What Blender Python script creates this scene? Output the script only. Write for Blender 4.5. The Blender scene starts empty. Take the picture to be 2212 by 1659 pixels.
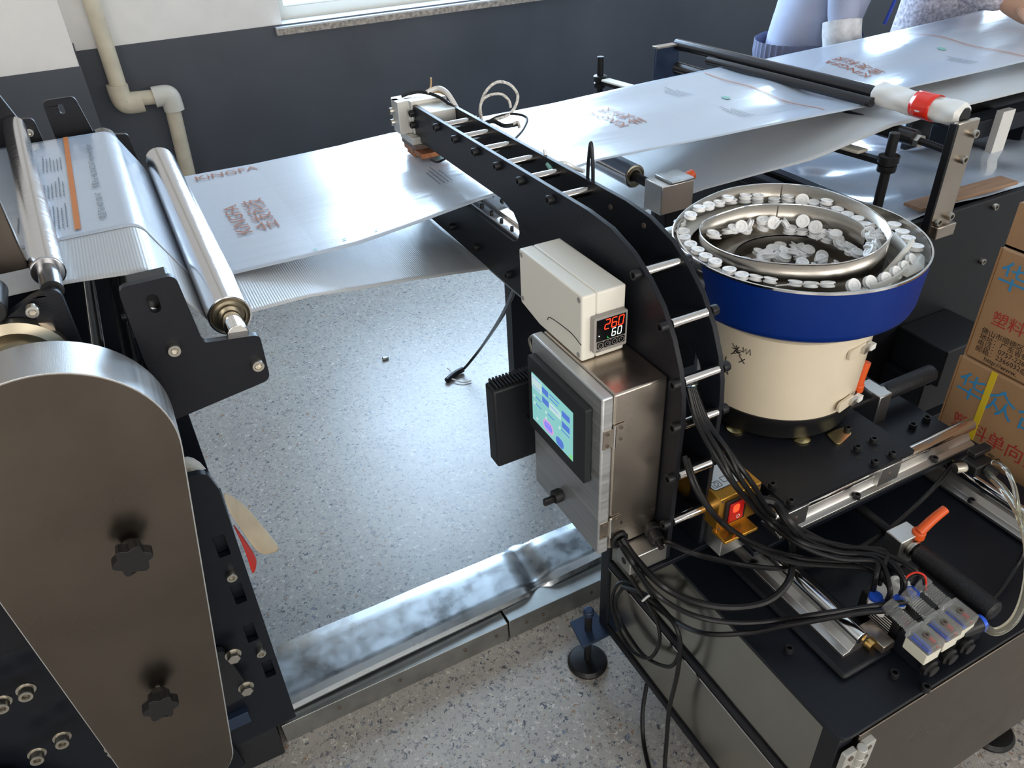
import bpy, bmesh, math, random
import numpy as np
from mathutils import Vector, Matrix
from mathutils.geometry import tessellate_polygon
random.seed(7)
D = bpy.data; S = bpy.context.scene; COL = S.collection
# ------------------------------------------------------------------ camera
yaw, pitch, roll, FPX, CH = 0.450395311, 0.609592603, -0.0510522708, 1672.17, 1.55
_f = Vector((math.sin(yaw)*math.cos(pitch), math.cos(yaw)*math.cos(pitch), -math.sin(pitch)))
_r = Vector((math.cos(yaw), -math.sin(yaw), 0)); _u = _r.cross(_f)
CR = _r*math.cos(roll)+_u*math.sin(roll); CU = -_r*math.sin(roll)+_u*math.cos(roll); CF = _f
CP = Vector((0, 0, CH))
cam = D.cameras.new('camera'); camo = D.objects.new('camera', cam); COL.objects.link(camo)
cam.sensor_width = 36; cam.lens = 36*FPX/2212; cam.clip_start = .02; cam.clip_end = 60
M4 = Matrix((CR, CU, -CF)).transposed().to_4x4(); M4.translation = CP
camo.matrix_world = M4; S.camera = camo
# ------------------------------------------------------------------ world, lights, exposure
W = D.worlds.new('world'); S.world = W; W.use_nodes = True
wn = W.node_tree.nodes['Background']; wn.inputs[0].default_value = (.62, .78, 1, 1); wn.inputs[1].default_value = 2.2
S.view_settings.view_transform = 'Standard'; S.view_settings.look = 'None'
S.view_settings.gamma = 1; S.view_settings.use_curve_mapping = False
S.view_settings.exposure = 0.14
def area(name, loc, rot, sx, sy, power, col):
    l = D.lights.new(name, 'AREA'); l.shape = 'RECTANGLE'; l.size = sx; l.size_y = sy; l.energy = power; l.color = col
    o = D.objects.new(name, l); COL.objects.link(o); o.location = loc; o.rotation_euler = rot
    return o
YW = 3.7                                       # inner face of the back wall
SKYC = (.56, .77, 1.0)
area('daylight_window', (1.60, YW+.115, 1.72), (math.radians(-90), 0, 0), 1.58, 1.48, 100, SKYC)
area('daylight_window', (4.75, YW+.115, 1.72), (math.radians(-90), 0, 0), 1.9, 1.48, 110, SKYC)
FILL_X = (-1.9, .8, 3.6)                       # added fill lamps, unseen behind the camera, dressed as windows
for fx_ in FILL_X:
    area('daylight_window', (fx_, -3.28, 1.95), (math.radians(90), 0, 0), 1.7, 1.5, 55, (1, .93, .84))  # warm fill added to brighten the camera-facing sides, no known window

# ------------------------------------------------------------------ helpers
def P(px, py, x=None, y=None, z=None):
    d = CR*((px-1106)/FPX) - CU*((py-829.5)/FPX) + CF
    if x is not None: t = (x-CP.x)/d.x
    elif y is not None: t = (y-CP.y)/d.y
    else: t = (z-CP.z)/d.z
    return CP+d*t
MATS = {}
def mat(name, col, rough=.5, metal=0., coat=0., bump=0., bscale=200., var=0., vscale=8., trans=0., spec=.5,
        emis=None, estr=0., alpha=1., sss=0., stretch=None, ior=1.45, rvar=0., coatr=.1):
    m = D.materials.new(name); m.use_nodes = True; MATS[name] = m
    nt = m.node_tree; b = nt.nodes['Principled BSDF']; I = b.inputs
    c = (*col, 1)
    I['Base Color'].default_value = c; I['Roughness'].default_value = rough; I['Metallic'].default_value = metal
    I['Coat Weight'].default_value = coat; I['Coat Roughness'].default_value = coatr; I['Transmission Weight'].default_value = trans
    I['Specular IOR Level'].default_value = spec; I['IOR'].default_value = ior; I['Alpha'].default_value = alpha
    if sss: I['Subsurface Weight'].default_value = sss; I['Subsurface Radius'].default_value = (.01, .01, .01)
    if emis: I['Emission Color'].default_value = (*emis, 1); I['Emission Strength'].default_value = estr
    if bump or var or rvar:
        tc = nt.nodes.new('ShaderNodeTexCoord'); src = tc.outputs['Object']
        if stretch:
            mp = nt.nodes.new('ShaderNodeMapping'); mp.inputs['Scale'].default_value = stretch
            nt.links.new(src, mp.inputs[0]); src = mp.outputs[0]
        if bump:
            n = nt.nodes.new('ShaderNodeTexNoise'); n.inputs['Scale'].default_value = bscale; n.inputs['Detail'].default_value = 3
            nt.links.new(src, n.inputs[0]); bp = nt.nodes.new('ShaderNodeBump'); bp.inputs['Strength'].default_value = bump
            bp.inputs['Distance'].default_value = .001
            nt.links.new(n.outputs[0], bp.inputs['Height']); nt.links.new(bp.outputs[0], I['Normal'])
        if var or rvar:
            n2 = nt.nodes.new('ShaderNodeTexNoise'); n2.inputs['Scale'].default_value = vscale; n2.inputs['Detail'].default_value = 5
            nt.links.new(src, n2.inputs[0])
        if var:
            cr = nt.nodes.new('ShaderNodeValToRGB'); e = cr.color_ramp.elements
            e[0].position = .3; e[1].position = .7
            e[0].color = (*[max(0, v*(1-var)) for v in col], 1); e[1].color = (*[min(1, v*(1+var)) for v in col], 1)
            nt.links.new(n2.outputs[0], cr.inputs[0]); nt.links.new(cr.outputs[0], I['Base Color'])
        if rvar:
            mr = nt.nodes.new('ShaderNodeMapRange'); mr.inputs[1].default_value = .3; mr.inputs[2].default_value = .7
            mr.inputs[3].default_value = max(.02, rough-rvar); mr.inputs[4].default_value = rough+rvar
            nt.links.new(n2.outputs[0], mr.inputs[0]); nt.links.new(mr.outputs[0], I['Roughness'])
    return m
mat('wall_white', (.82, .80, .77), .8, bump=.15, bscale=60, var=.04)
mat('wall_dado', (.070, .078, .094), .55, bump=.2, bscale=50, var=.12, vscale=3)
mat('ceiling', (.6, .58, .55), .9)
mat('pvc_pipe', (.62, .55, .42), .45, var=.12, vscale=14)
mat('pvc_white', (.68, .65, .58), .4)
mat('window_frame', (.66, .63, .55), .35)
mat('sill_tile', (.62, .66, .70), .12, coat=.5, var=.06, vscale=40)
mat('sill_edge', (.35, .31, .27), .7, var=.5, vscale=60)
mat('glass', (.9, .95, 1), .02, trans=1., ior=1.1)
mat('window_frost', (.8, .84, .86), .4)
mat('black_coat', (.008, .009, .013), .42, bump=.3, bscale=900, var=.2, vscale=5, spec=.32)
mat('black_sheet', (.006, .008, .013), .36, spec=.32, bump=.12, bscale=600, var=.25, vscale=4)
mat('black_panel', (.010, .0115, .015), .45, bump=.2, bscale=500, var=.2, vscale=3)
mat('black_plastic', (.008, .008, .009), .42)
mat('black_rubber', (.006, .006, .007), .38, spec=.35)
mat('grey_plastic', (.05, .055, .06), .5)
mat('bolt_black', (.014, .014, .016), .42, metal=.3)
mat('bolt_steel', (.55, .52, .46), .28, metal=1.)
mat('zinc_yellow', (.72, .60, .30), .25, metal=1.)
mat('guard_steel', (.150, .127, .106), .30, metal=1., var=.10, vscale=7, rvar=.05)  # stainless darkened brown: its dim floor reflection is put into the colour
mat('stainless', (.56, .49, .42), .30, metal=1., var=.1, vscale=7, rvar=.06)
mat('stainless_door', (.66, .67, .68), .46, metal=1., bump=.1, bscale=90, stretch=(1, 1, 40), var=.08, vscale=3, rvar=.05)
mat('stainless_panel', (.37, .36, .32), .22, metal=1., var=.12, vscale=5, rvar=.05)
mat('chrome', (.80, .79, .78), .09, metal=1., rvar=.03, vscale=20)
mat('polished_rod', (.66, .62, .59), .14, metal=1.)
mat('roller_steel', (.62, .62, .64), .17, metal=1., bump=.06, bscale=60, stretch=(1, 12, 1), rvar=.05)
mat('roller_black', (.05, .05, .055), .22, metal=.7)
mat('aluminium', (.66, .65, .63), .34, metal=1., bump=.06, bscale=120, var=.06)
mat('aluminium_blasted', (.62, .61, .57), .55, metal=.85)
mat('galvanised', (.48, .52, .55), .32, metal=1., bump=.08, bscale=30, var=.10, vscale=22, rvar=.1)
mat('galvanised_dull', (.36, .37, .36), .42, metal=1., var=.16, vscale=18)
mat('copper_block', (.42, .17, .08), .45, metal=.8, var=.3, vscale=60)
mat('steel_brown', (.16, .13, .11), .5, metal=.6)
mat('bearing', (.27, .24, .18), .34, metal=1.)
mat('cream', (.73, .64, .49), .34, coat=.25, var=.03)
mat('ivory_plastic', (.78, .755, .68), .5, bump=.1, bscale=700)
mat('blue_paint', (.001, .022, .175), .45, spec=.3, coat=.0, bump=.08, bscale=400)
mat('bowl_steel', (.44, .41, .37), .30, metal=1., bump=.06, bscale=60, stretch=(1, 1, 8), var=.12, vscale=7, rvar=.08)
mat('track_white', (.74, .72, .67), .4)
mat('cap_plastic', (.95, .95, .95), .42, sss=.35)
mat('gold_anodised', (.62, .32, .05), .32, metal=.85, bump=.05, bscale=60)
mat('label_silver', (.52, .56, .58), .4, metal=.2)
mat('label_white', (.75, .74, .70), .5)
mat('ink_black', (.015, .013, .012), .6)
mat('ink_grey', (.16, .17, .19), .6)
mat('ink_orange', (.62, .20, .05), .5)
mat('ink_logo', (.33, .095, .03), .5)
mat('ink_green', (.22, .47, .42), .5)
mat('led_red', (.4, .0, .0), .4, emis=(1, .035, .01), estr=3.2)
mat('led_white', (.4, .4, .4), .4, emis=(.85, 1, .85), estr=2.0)
mat('led_green', (.0, .3, .05), .4, emis=(.05, .8, .15), estr=1.2)
mat('rocker_red', (.30, .008, .008), .25, emis=(1, .02, .01), estr=.12)
mat('meter_face', (.006, .006, .008), .12)
mat('meter_bezel', (.33, .31, .29), .45)
mat('screen_teal', (.1, .3, .28), .2, emis=(.30, .68, .66), estr=.62)
mat('screen_blue', (.05, .1, .4), .2, emis=(.10, .22, .72), estr=.6)
mat('screen_green', (.05, .4, .1), .2, emis=(.3, .75, .2), estr=.6)
mat('screen_pink', (.4, .2, .4), .2, emis=(.72, .42, .78), estr=.6)
mat('screen_pale', (.3, .4, .4), .2, emis=(.62, .85, .84), estr=.6)
mat('bezel', (.016, .018, .021), .42)
mat('orange_lever', (.68, .095, .015), .38)
mat('red_plastic', (.6, .03, .015), .35)
mat('blue_plastic', (.02, .10, .65), .35)
mat('white_plastic', (.78, .78, .75), .4)
mat('brass', (.75, .48, .16), .25, metal=1.)
mat('clear_plastic', (.82, .84, .82), .08, trans=.85, ior=1.3, alpha=.75)
mat('tube_clear', (.93, .89, .72), .06, trans=.92, ior=1.35)
mat('coil_white', (.66, .64, .54), .4)
mat('cardboard', (.36, .21, .105), .75, bump=.1, bscale=120, var=.10, vscale=6)
mat('cardboard_edge', (.30, .17, .08), .8)
mat('box_blue', (.04, .26, .52), .6)
mat('box_red', (.42, .035, .03), .6)
mat('strap_yellow', (.72, .52, .03), .35)
mat('tape_red', (.80, .03, .015), .18, coat=.4, bump=.3, bscale=60)
mat('wrap_white', (.80, .79, .76), .35, bump=.5, bscale=35)
mat('felt', (.74, .70, .60), .9)
mat('plastic_film', (.52, .60, .72), .16, coat=1., bump=1.0, bscale=14, var=.12, spec=.9)
mat('clear_bag', (.8, .83, .85), .15, bump=1.0, bscale=30, spec=.8)
mat('wood', (.34, .20, .12), .6, var=.2, stretch=(1, 12, 12))
mat('rag_beige', (.58, .46, .31), .85, var=.12, vscale=20)
mat('rag_white', (.66, .62, .54), .85, var=.25, vscale=25)
mat('rag_red', (.55, .03, .02), .8)
mat('jacket', (.34, .37, .50), .75, var=.12, vscale=6)
mat('jacket_dark', (.17, .19, .30), .8)
mat('cuff', (.60, .60, .62), .75, var=.2, vscale=40)
mat('floral', (.50, .47, .53), .8, var=.45, vscale=90)
mat('skin', (.62, .36, .24), .5, sss=.2)
mat('hair', (.02, .016, .014), .5)
mat('braid', (.62, .58, .52), .6, var=.5, vscale=220)
mat('wire_tan', (.52, .33, .15), .5)
mat('wire_white', (.75, .72, .68), .45)
mat('lanyard', (.02, .06, .45), .5)
mat('blue_metal', (.022, .038, .075), .35, metal=.3)
mat('cabinet_floor', (.2, .2, .2), .7)

def web_mat(name, col, rough, weave, wscale, coat=.6):
    m = D.materials.new(name); m.use_nodes = True; MATS[name] = m; nt = m.node_tree; N = nt.nodes.new; L = nt.links.new
    b = nt.nodes['Principled BSDF']; b.inputs['Base Color'].default_value = (*col, 1); b.inputs['Roughness'].default_value = rough
    b.inputs['Coat Weight'].default_value = coat; b.inputs['Coat Roughness'].default_value = .13
    tc = N('ShaderNodeTexCoord')
    def wave(d, sc):
        w = N('ShaderNodeTexWave'); w.wave_type = 'BANDS'; w.bands_direction = d; w.inputs['Scale'].default_value = sc
        w.inputs['Distortion'].default_value = .3; L(tc.outputs['Object'], w.inputs[0]); return w.outputs['Fac']
    a = wave('X', wscale); c = wave('Y', wscale*1.5)
    mx = N('ShaderNodeMath'); mx.operation = 'ADD'; L(a, mx.inputs[0]); L(c, mx.inputs[1])
    n = N('ShaderNodeTexNoise'); n.inputs['Scale'].default_value = 14; n.inputs['Detail'].default_value = 2
    mp = N('ShaderNodeMapping'); mp.inputs['Scale'].default_value = (.25, 1.6, 1); L(tc.outputs['Object'], mp.inputs[0]); L(mp.outputs[0], n.inputs[0])
    b1 = N('ShaderNodeBump'); b1.inputs['Strength'].default_value = weave; b1.inputs['Distance'].default_value = .0006; L(mx.outputs[0], b1.inputs['Height'])
    b2 = N('ShaderNodeBump'); b2.inputs['Strength'].default_value = .35; b2.inputs['Distance'].default_value = .004; L(n.outputs[0], b2.inputs['Height']); L(b1.outputs[0], b2.inputs['Normal'])
    L(b2.outputs[0], b.inputs['Normal']); L(b2.outputs[0], b.inputs['Coat Normal'])
web_mat('film_white', (.47, .535, .63), .32, .035, 90)
web_mat('film_weave', (.52, .53, .54), .40, .38, 75, .4)

def terrazzo():
    m = D.materials.new('terrazzo'); m.use_nodes = True; MATS['terrazzo'] = m; nt = m.node_tree; N = nt.nodes.new; L = nt.links.new
    b = nt.nodes['Principled BSDF']; tc = N('ShaderNodeTexCoord')
    base = (.245, .235, .215)
    prev = None
    nz = N('ShaderNodeTexNoise'); nz.inputs['Scale'].default_value = 2.2; nz.inputs['Detail'].default_value = 4; L(tc.outputs['Object'], nz.inputs[0])
    r0 = N('ShaderNodeValToRGB'); r0.color_ramp.elements[0].color = (.31, .29, .265, 1); r0.color_ramp.elements[1].color = (.39, .37, .34, 1)
    r0.color_ramp.elements[0].position = .35; r0.color_ramp.elements[1].position = .65
    L(nz.outputs[0], r0.inputs[0]); prev = r0.outputs[0]
    for sc, th, dark in ((135, .28, 0), (70, .16, 1), (95, .18, 2)):
        wz = N('ShaderNodeTexNoise'); wz.inputs['Scale'].default_value = sc*1.3; L(tc.outputs['Object'], wz.inputs[0])
        ad = N('ShaderNodeMixRGB'); ad.blend_type = 'LINEAR_LIGHT'; ad.inputs[0].default_value = .012; L(tc.outputs['Object'], ad.inputs[1]); L(wz.outputs[1], ad.inputs[2])
        v = N('ShaderNodeTexVoronoi'); v.inputs['Scale'].default_value = sc; L(ad.outputs[0], v.inputs[0])
        lt = N('ShaderNodeMath'); lt.operation = 'LESS_THAN'; L(v.outputs['Distance'], lt.inputs[0])
        sp = N('ShaderNodeSeparateColor'); L(v.outputs['Color'], sp.inputs[0])
        ml = N('ShaderNodeMath'); ml.operation = 'MULTIPLY'; L(sp.outputs[1], ml.inputs[0]); ml.inputs[1].default_value = th*2.2
        L(ml.outputs[0], lt.inputs[1])
        cr = N('ShaderNodeValToRGB'); cr.color_ramp.interpolation = 'CONSTANT'; e = cr.color_ramp.elements
        pal = [[(.08, .09, .11), (.36, .35, .33), (.20, .18, .16), (.44, .42, .38), (.24, .24, .25)],
               [(.07, .08, .10), (.40, .37, .33), (.26, .17, .11), (.15, .17, .22), (.50, .47, .43)],
               [(.50, .48, .44), (.13, .14, .16), (.40, .38, .35), (.22, .20, .19), (.54, .52, .48)]][dark]
        e[0].color = (*pal[0], 1); e[1].position = .2; e[1].color = (*pal[1], 1)
        for k in (2, 3, 4): q = e.new(k*.2); q.color = (*pal[k], 1)
        L(sp.outputs[0], cr.inputs[0])
        mx = N('ShaderNodeMixRGB'); L(lt.outputs[0], mx.inputs[0]); L(prev, mx.inputs[1]); L(cr.outputs[0], mx.inputs[2]); prev = mx.outputs[0]
    L(prev, b.inputs['Base Color'])
    b.inputs['Roughness'].default_value = .34; b.inputs['Specular IOR Level'].default_value = .4
    b.inputs['Coat Weight'].default_value = .5; b.inputs['Coat Roughness'].default_value = .40; b.inputs['Coat IOR'].default_value = 1.55
    n3 = N('ShaderNodeTexNoise'); n3.inputs['Scale'].default_value = 5; L(tc.outputs['Object'], n3.inputs[0])
    mr = N('ShaderNodeMapRange'); mr.inputs[3].default_value = .30; mr.inputs[4].default_value = .42; L(n3.outputs[0], mr.inputs[0]); L(mr.outputs[0], b.inputs['Roughness'])
terrazzo()

class MB:
    def __init__(s): s.v = []; s.f = []; s.sm = []
    def add(s, vs, fs, smooth=False):
        o = len(s.v); s.v += [tuple(v) for v in vs]; s.f += [tuple(i+o for i in f) for f in fs]; s.sm += [smooth]*len(fs); return s
    def box(s, x0, x1, y0, y1, z0, z1):
        return s.add([(x0, y0, z0), (x1, y0, z0), (x1, y1, z0), (x0, y1, z0), (x0, y0, z1), (x1, y0, z1), (x1, y1, z1), (x0, y1, z1)],
                     [(3, 2, 1, 0), (4, 5, 6, 7), (0, 1, 5, 4), (1, 2, 6, 5), (2, 3, 7, 6), (3, 0, 4, 7)])
    def cyl(s, a, b, r, r2=None, n=24, caps=True):
        a = Vector(a); b = Vector(b); r2 = r if r2 is None else r2; d = (b-a).normalized()
        u = d.orthogonal().normalized(); w = d.cross(u)
        o = len(s.v)
        for c, q in ((a, r), (b, r2)):
            for i in range(n):
                t = 2*math.pi*i/n; s.v.append(tuple(c+u*(q*math.cos(t))+w*(q*math.sin(t))))
        for i in range(n): j = (i+1) % n; s.f.append((o+i, o+j, o+n+j, o+n+i)); s.sm.append(True)
        if caps:
            s.f.append(tuple(o+n-1-i for i in range(n))); s.f.append(tuple(o+n+i for i in range(n))); s.sm += [False]*2
        return s
    def lathe(s, prof, axis_o=(0, 0, 0), axis=(0, 0, 1), n=32, smooth=True, cap=True):
        a = Vector(axis_o); d = Vector(axis).normalized(); u = d.orthogonal().normalized(); w = d.cross(u); o = len(s.v); m = len(prof)
        for r, h in prof:
            for i in range(n):
                t = 2*math.pi*i/n; s.v.append(tuple(a+d*h+u*(r*math.cos(t))+w*(r*math.sin(t))))
        for k in range(m-1):
            for i in range(n):
                j = (i+1) % n; s.f.append((o+k*n+i, o+k*n+j, o+(k+1)*n+j, o+(k+1)*n+i)); s.sm.append(smooth)
        if cap and prof[0][0] > 1e-6: s.f.append(tuple(o+n-1-i for i in range(n))); s.sm.append(False)
        if cap and prof[-1][0] > 1e-6: s.f.append(tuple(o+(m-1)*n+i for i in range(n))); s.sm.append(False)
        return s
    def tube(s, pts, r, n=8, smooth_path=True, closed=False, rf=None):
        pts = [Vector(p) for p in pts]
        if smooth_path and len(pts) > 2:
            q = []
            for i in range(len(pts)-1):
                p0 = pts[max(0, i-1)]; p1 = pts[i]; p2 = pts[i+1]; p3 = pts[min(len(pts)-1, i+2)]
                for k in range(7):
                    t = k/7; q.append(.5*((2*p1)+(p2-p0)*t+(2*p0-5*p1+4*p2-p3)*t*t+(3*p1-p0-3*p2+p3)*t**3))
            q.append(pts[-1]); pts = q
        o = len(s.v); prev = None; m = len(pts)
        for i, p in enumerate(pts):
            d = (pts[min(i+1, m-1)]-pts[max(i-1, 0)]).normalized()
            if prev is None: u = d.orthogonal().normalized()
            else:
                u = prev-d*prev.dot(d)
                u = u.normalized() if u.length > 1e-6 else d.orthogonal().normalized()
            prev = u; w = d.cross(u); q = r if rf is None else r*rf(i/(m-1))
            for k in range(n):
                t = 2*math.pi*k/n; s.v.append(tuple(p+u*(q*math.cos(t))+w*(q*math.sin(t))))
        for i in range(m-1):
            for k in range(n):
                j = (k+1) % n; s.f.append((o+i*n+k, o+i*n+j, o+(i+1)*n+j, o+(i+1)*n+k)); s.sm.append(True)
        s.f.append(tuple(o+n-1-k for k in range(n))); s.f.append(tuple(o+(m-1)*n+k for k in range(n))); s.sm += [False]*2
        return s
    def prism(s, loops, fr, t0, t1):
        """loops: [outer, hole...] of 2d points; fr(a,b,t)->xyz; extruded t0..t1"""
        L3 = [[Vector((a, b, 0)) for a, b in lp] for lp in loops]
        tri = tessellate_polygon(L3); flat = [p for lp in loops for p in lp]; n = len(flat); o = len(s.v)
        for t in (t0, t1):
            for a, b in flat: s.v.append(tuple(fr(a, b, t)))
        for a, b, c in tri:
            s.f.append((o+a, o+b, o+c)); s.f.append((o+n+c, o+n+b, o+n+a)); s.sm += [False]*2
        k = o
        for lp in loops:
            m = len(lp)
            for i in range(m):
                j = (i+1) % m; s.f.append((k+i, k+j, k+n+j, k+n+i)); s.sm.append(False)
            k += m
        return s
    def grid(s, fn, nu, nv, smooth=True):
        o = len(s.v)
        for i in range(nu+1):
            for j in range(nv+1): s.v.append(tuple(fn(i/nu, j/nv)))
        for i in range(nu):
            for j in range(nv):
                a = o+i*(nv+1)+j; s.f.append((a, a+nv+1, a+nv+2, a+1)); s.sm.append(smooth)
        return s
    def build(s, name, m, parent=None, bevel=0., seg=2, solid=0., subsurf=0, fix=True):
        me = D.meshes.new(name); v = np.array(s.v, dtype=float)
        c = (v.max(0)+v.min(0))/2; me.from_pydata((v-c).tolist(), [], s.f)
        me.polygons.foreach_set('use_smooth', s.sm); me.update()
        if fix:
            bm = bmesh.new(); bm.from_mesh(me); bmesh.ops.remove_doubles(bm, verts=bm.verts, dist=1e-6)
            bmesh.ops.recalc_face_normals(bm, faces=bm.faces); bm.to_mesh(me); bm.free()
        me.set_sharp_from_angle(angle=math.radians(38))
        o = D.objects.new(name, me); COL.objects.link(o); me.materials.append(MATS[m])
        pw = PW.get(parent.name, Vector()) if parent else Vector()
        o.location = Vector(c)-pw; PW[o.name] = Vector(c)
        if parent: o.parent = parent
        if solid: q = o.modifiers.new('solid', 'SOLIDIFY'); q.thickness = solid
        if bevel:
            q = o.modifiers.new('bevel', 'BEVEL'); q.width = bevel; q.segments = seg; q.limit_method = 'ANGLE'; q.angle_limit = math.radians(40)
            q.harden_normals = False
        if subsurf: q = o.modifiers.new('sub', 'SUBSURF'); q.levels = subsurf; q.render_levels = subsurf
        return o
PW = {}
def tag(o, label, cat, group=None, kind=None):
    o['label'] = label; o['category'] = cat
    if group: o['group'] = group
    if kind: o['kind'] = kind
    return o
def struct(o): o['kind'] = 'structure'; return o
def thing(name, label, cat, loc, group=None):
    o = D.objects.new(name, None); COL.objects.link(o); o.location = loc; PW[o.name] = Vector(loc); o.empty_display_size = .05
    return tag(o, label, cat, group)
def FX(a, b, t): return (t, a, b)      # (y,z) profile extruded along x
def FY(a, b, t): return (a, t, b)      # (x,z) profile extruded along y
def FZ(a, b, t): return (a, b, t)
def circle(cx, cy, r, n=20): return [(cx+r*math.cos(2*math.pi*i/n), cy+r*math.sin(2*math.pi*i/n)) for i in range(n)]
def rrect(x0, x1, y0, y1, r, n=5):
    out = []
    for cx, cy, a in ((x1-r, y1-r, 0), (x0+r, y1-r, 90), (x0+r, y0+r, 180), (x1-r, y0+r, 270)):
        for k in range(n+1): t = math.radians(a+90*k/n); out.append((cx+r*math.cos(t), cy+r*math.sin(t)))
    return out
def rpoly(pts, rad, n=5):
    """round the corners of a polygon: rad list or number"""
    out = []; m = len(pts)
    for i in range(m):
        p = Vector(pts[i]); a = Vector(pts[i-1]); b = Vector(pts[(i+1) % m]); r = rad[i] if isinstance(rad, (list, tuple)) else rad
        if r <= 0: out.append(tuple(p)); continue
        d1 = (a-p).normalized(); d2 = (b-p).normalized(); ang = d1.angle(d2); tl = min(r/math.tan(ang/2), (a-p).length*.49, (b-p).length*.49)
        s_ = p+d1*tl; e_ = p+d2*tl
        for k in range(n+1):
            t = k/n; out.append(tuple(s_*(1-t)**2+p*(2*t*(1-t))+e_*t*t))
    return out
# shared screw meshes ------------------------------------------------
def screw_mesh(name, r, h, sock, m, hexhead=False, washer=0):
    mb = MB(); n = 18
    if washer: mb.lathe([(0, 0), (r*washer, 0), (r*washer, h*.12), (0, h*.12)], n=n)
    if hexhead:
        mb.lathe([(0, 0), (r*1.25, 0), (r*1.3, h*.18), (r*1.0, h*.2)], n=n)
        mb.cyl((0, 0, h*.15), (0, 0, h), r, n=6); mb.cyl((0, 0, h), (0, 0, h*1.02), r*.8, n=18)
    else:
        mb.lathe([(0, 0), (r, 0), (r, h*.9), (r*.92, h), (sock*1.05, h)], n=n, cap=False)
        o = len(mb.v)
        mb.lathe([(sock*1.05, h), (sock, h*.98), (sock, h*.45), (0, h*.45)], n=6, smooth=False, cap=False)
    ob = mb.build(name, m); me = ob.data; off = ob.location.copy()
    for v in me.vertices: v.co += off
    PW.pop(ob.name); D.objects.remove(ob); return me
SCREW = {'black': screw_mesh('cap_screw', .0075, .011, .0042, 'bolt_black'),
         'small': screw_mesh('cap_screw_small', .0048, .006, .0026, 'bolt_black'),
         'blackw': screw_mesh('cap_screw_washer', .0075, .011, .0042, 'bolt_black', washer=1.5),
         'steel': screw_mesh('steel_cap_screw', .0085, .011, .0045, 'bolt_steel'),
         'steelw': screw_mesh('steel_cap_screw_washer', .0085, .013, .0045, 'bolt_steel', washer=1.3),
         'hex': screw_mesh('hex_bolt', .0095, .012, 0, 'bolt_steel', hexhead=True),
         'flat': screw_mesh('flat_screw', .0032, .0016, .0014, 'steel_brown')}
def screw(kind, loc, d, parent, name='bolt', s=1.):
    o = D.objects.new(name, SCREW[kind]); COL.objects.link(o)
    o.rotation_euler = Vector(d).to_track_quat('Z', 'Y').to_euler(); o.scale = (s,)*3
    o.location = Vector(loc)-PW.get(parent.name, Vector()); o.parent = parent; return o
def text(body, org, dx, up, size, m, parent, name='lettering', align='LEFT', conf=None, off=.0006, sx=1., thick=.0001):
    cu = D.curves.new(name, 'FONT'); cu.body = body; cu.size = size; cu.align_x = align; cu.resolution_u = 2; cu.extrude = 0
    ob = D.objects.new(name, cu); COL.objects.link(ob); bpy.context.view_layer.update()
    dg = bpy.context.evaluated_depsgraph_get(); me = D.meshes.new_from_object(ob.evaluated_get(dg)); D.objects.remove(ob)
    dx = Vector(dx).normalized(); up = Vector(up).normalized(); nn = dx.cross(up); org = Vector(org)
    vs = [org+dx*(v.co.x*sx)+up*v.co.y+nn*off for v in me.vertices]
    if conf: vs = [Vector(conf(p)) for p in vs]
    fs = [tuple(p.vertices) for p in me.polygons]; D.meshes.remove(me)
    if not fs: return None
    mb = MB(); mb.add(vs, fs); return mb.build(name, m, parent, fix=False)
# ================================================================== the room
X0, X1, YB, ZC = -3.2, 6.6, -3.4, 3.4
struct(MB().box(X0, X1, YB, YW+.24, -.05, 0).build('floor', 'terrazzo'))
struct(MB().box(X0, X1, YB, YW+.24, ZC, ZC+.1).build('ceiling', 'ceiling'))
WZ = P(608, 56, y=YW).z; WL = P(609, 50, y=YW).x
WIN = [(WL, 2.45, WZ, 2.52), (3.75, 5.75, WZ, 2.52)]
wb = MB().prism([[(X0, 0), (X1, 0), (X1, ZC), (X0, ZC)]]+[[(a, c), (a, d), (b, d), (b, c)] for a, b, c, d in WIN], FY, YW, YW+.24)
wall_back = struct(wb.build('wall_back', 'wall_white'))
struct(MB().box(X0-.1, X0, YB, YW, 0, ZC).build('wall_left', 'wall_white'))
struct(MB().box(X1, X1+.1, YB, YW, 0, ZC).build('wall_right', 'wall_white'))
struct(MB().box(X0, X1, YB-.1, YB, 0, ZC).build('wall_front', 'wall_white'))
YC = YW-.15
cx1 = P(161, 112, y=YC).x; zc = P(120, 150, y=YC).z; zd = P(420, 77, y=YW).z
struct(MB().box(X0, cx1, YC, YW, 0, ZC).build('wall_column', 'wall_white'))
dado = struct(MB().box(cx1, X1, YW-.004, YW+.0005, 0, zd).build('trim_1', 'wall_dado'))
MB().box(X0, cx1+.0042, YC-.004, YC+.0005, 0, zc).build('dado_paint', 'wall_dado', dado)
MB().box(cx1-.0005, cx1+.004, YC, YW-.004, 0, zc+.06).build('dado_paint', 'wall_dado', dado)
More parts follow.
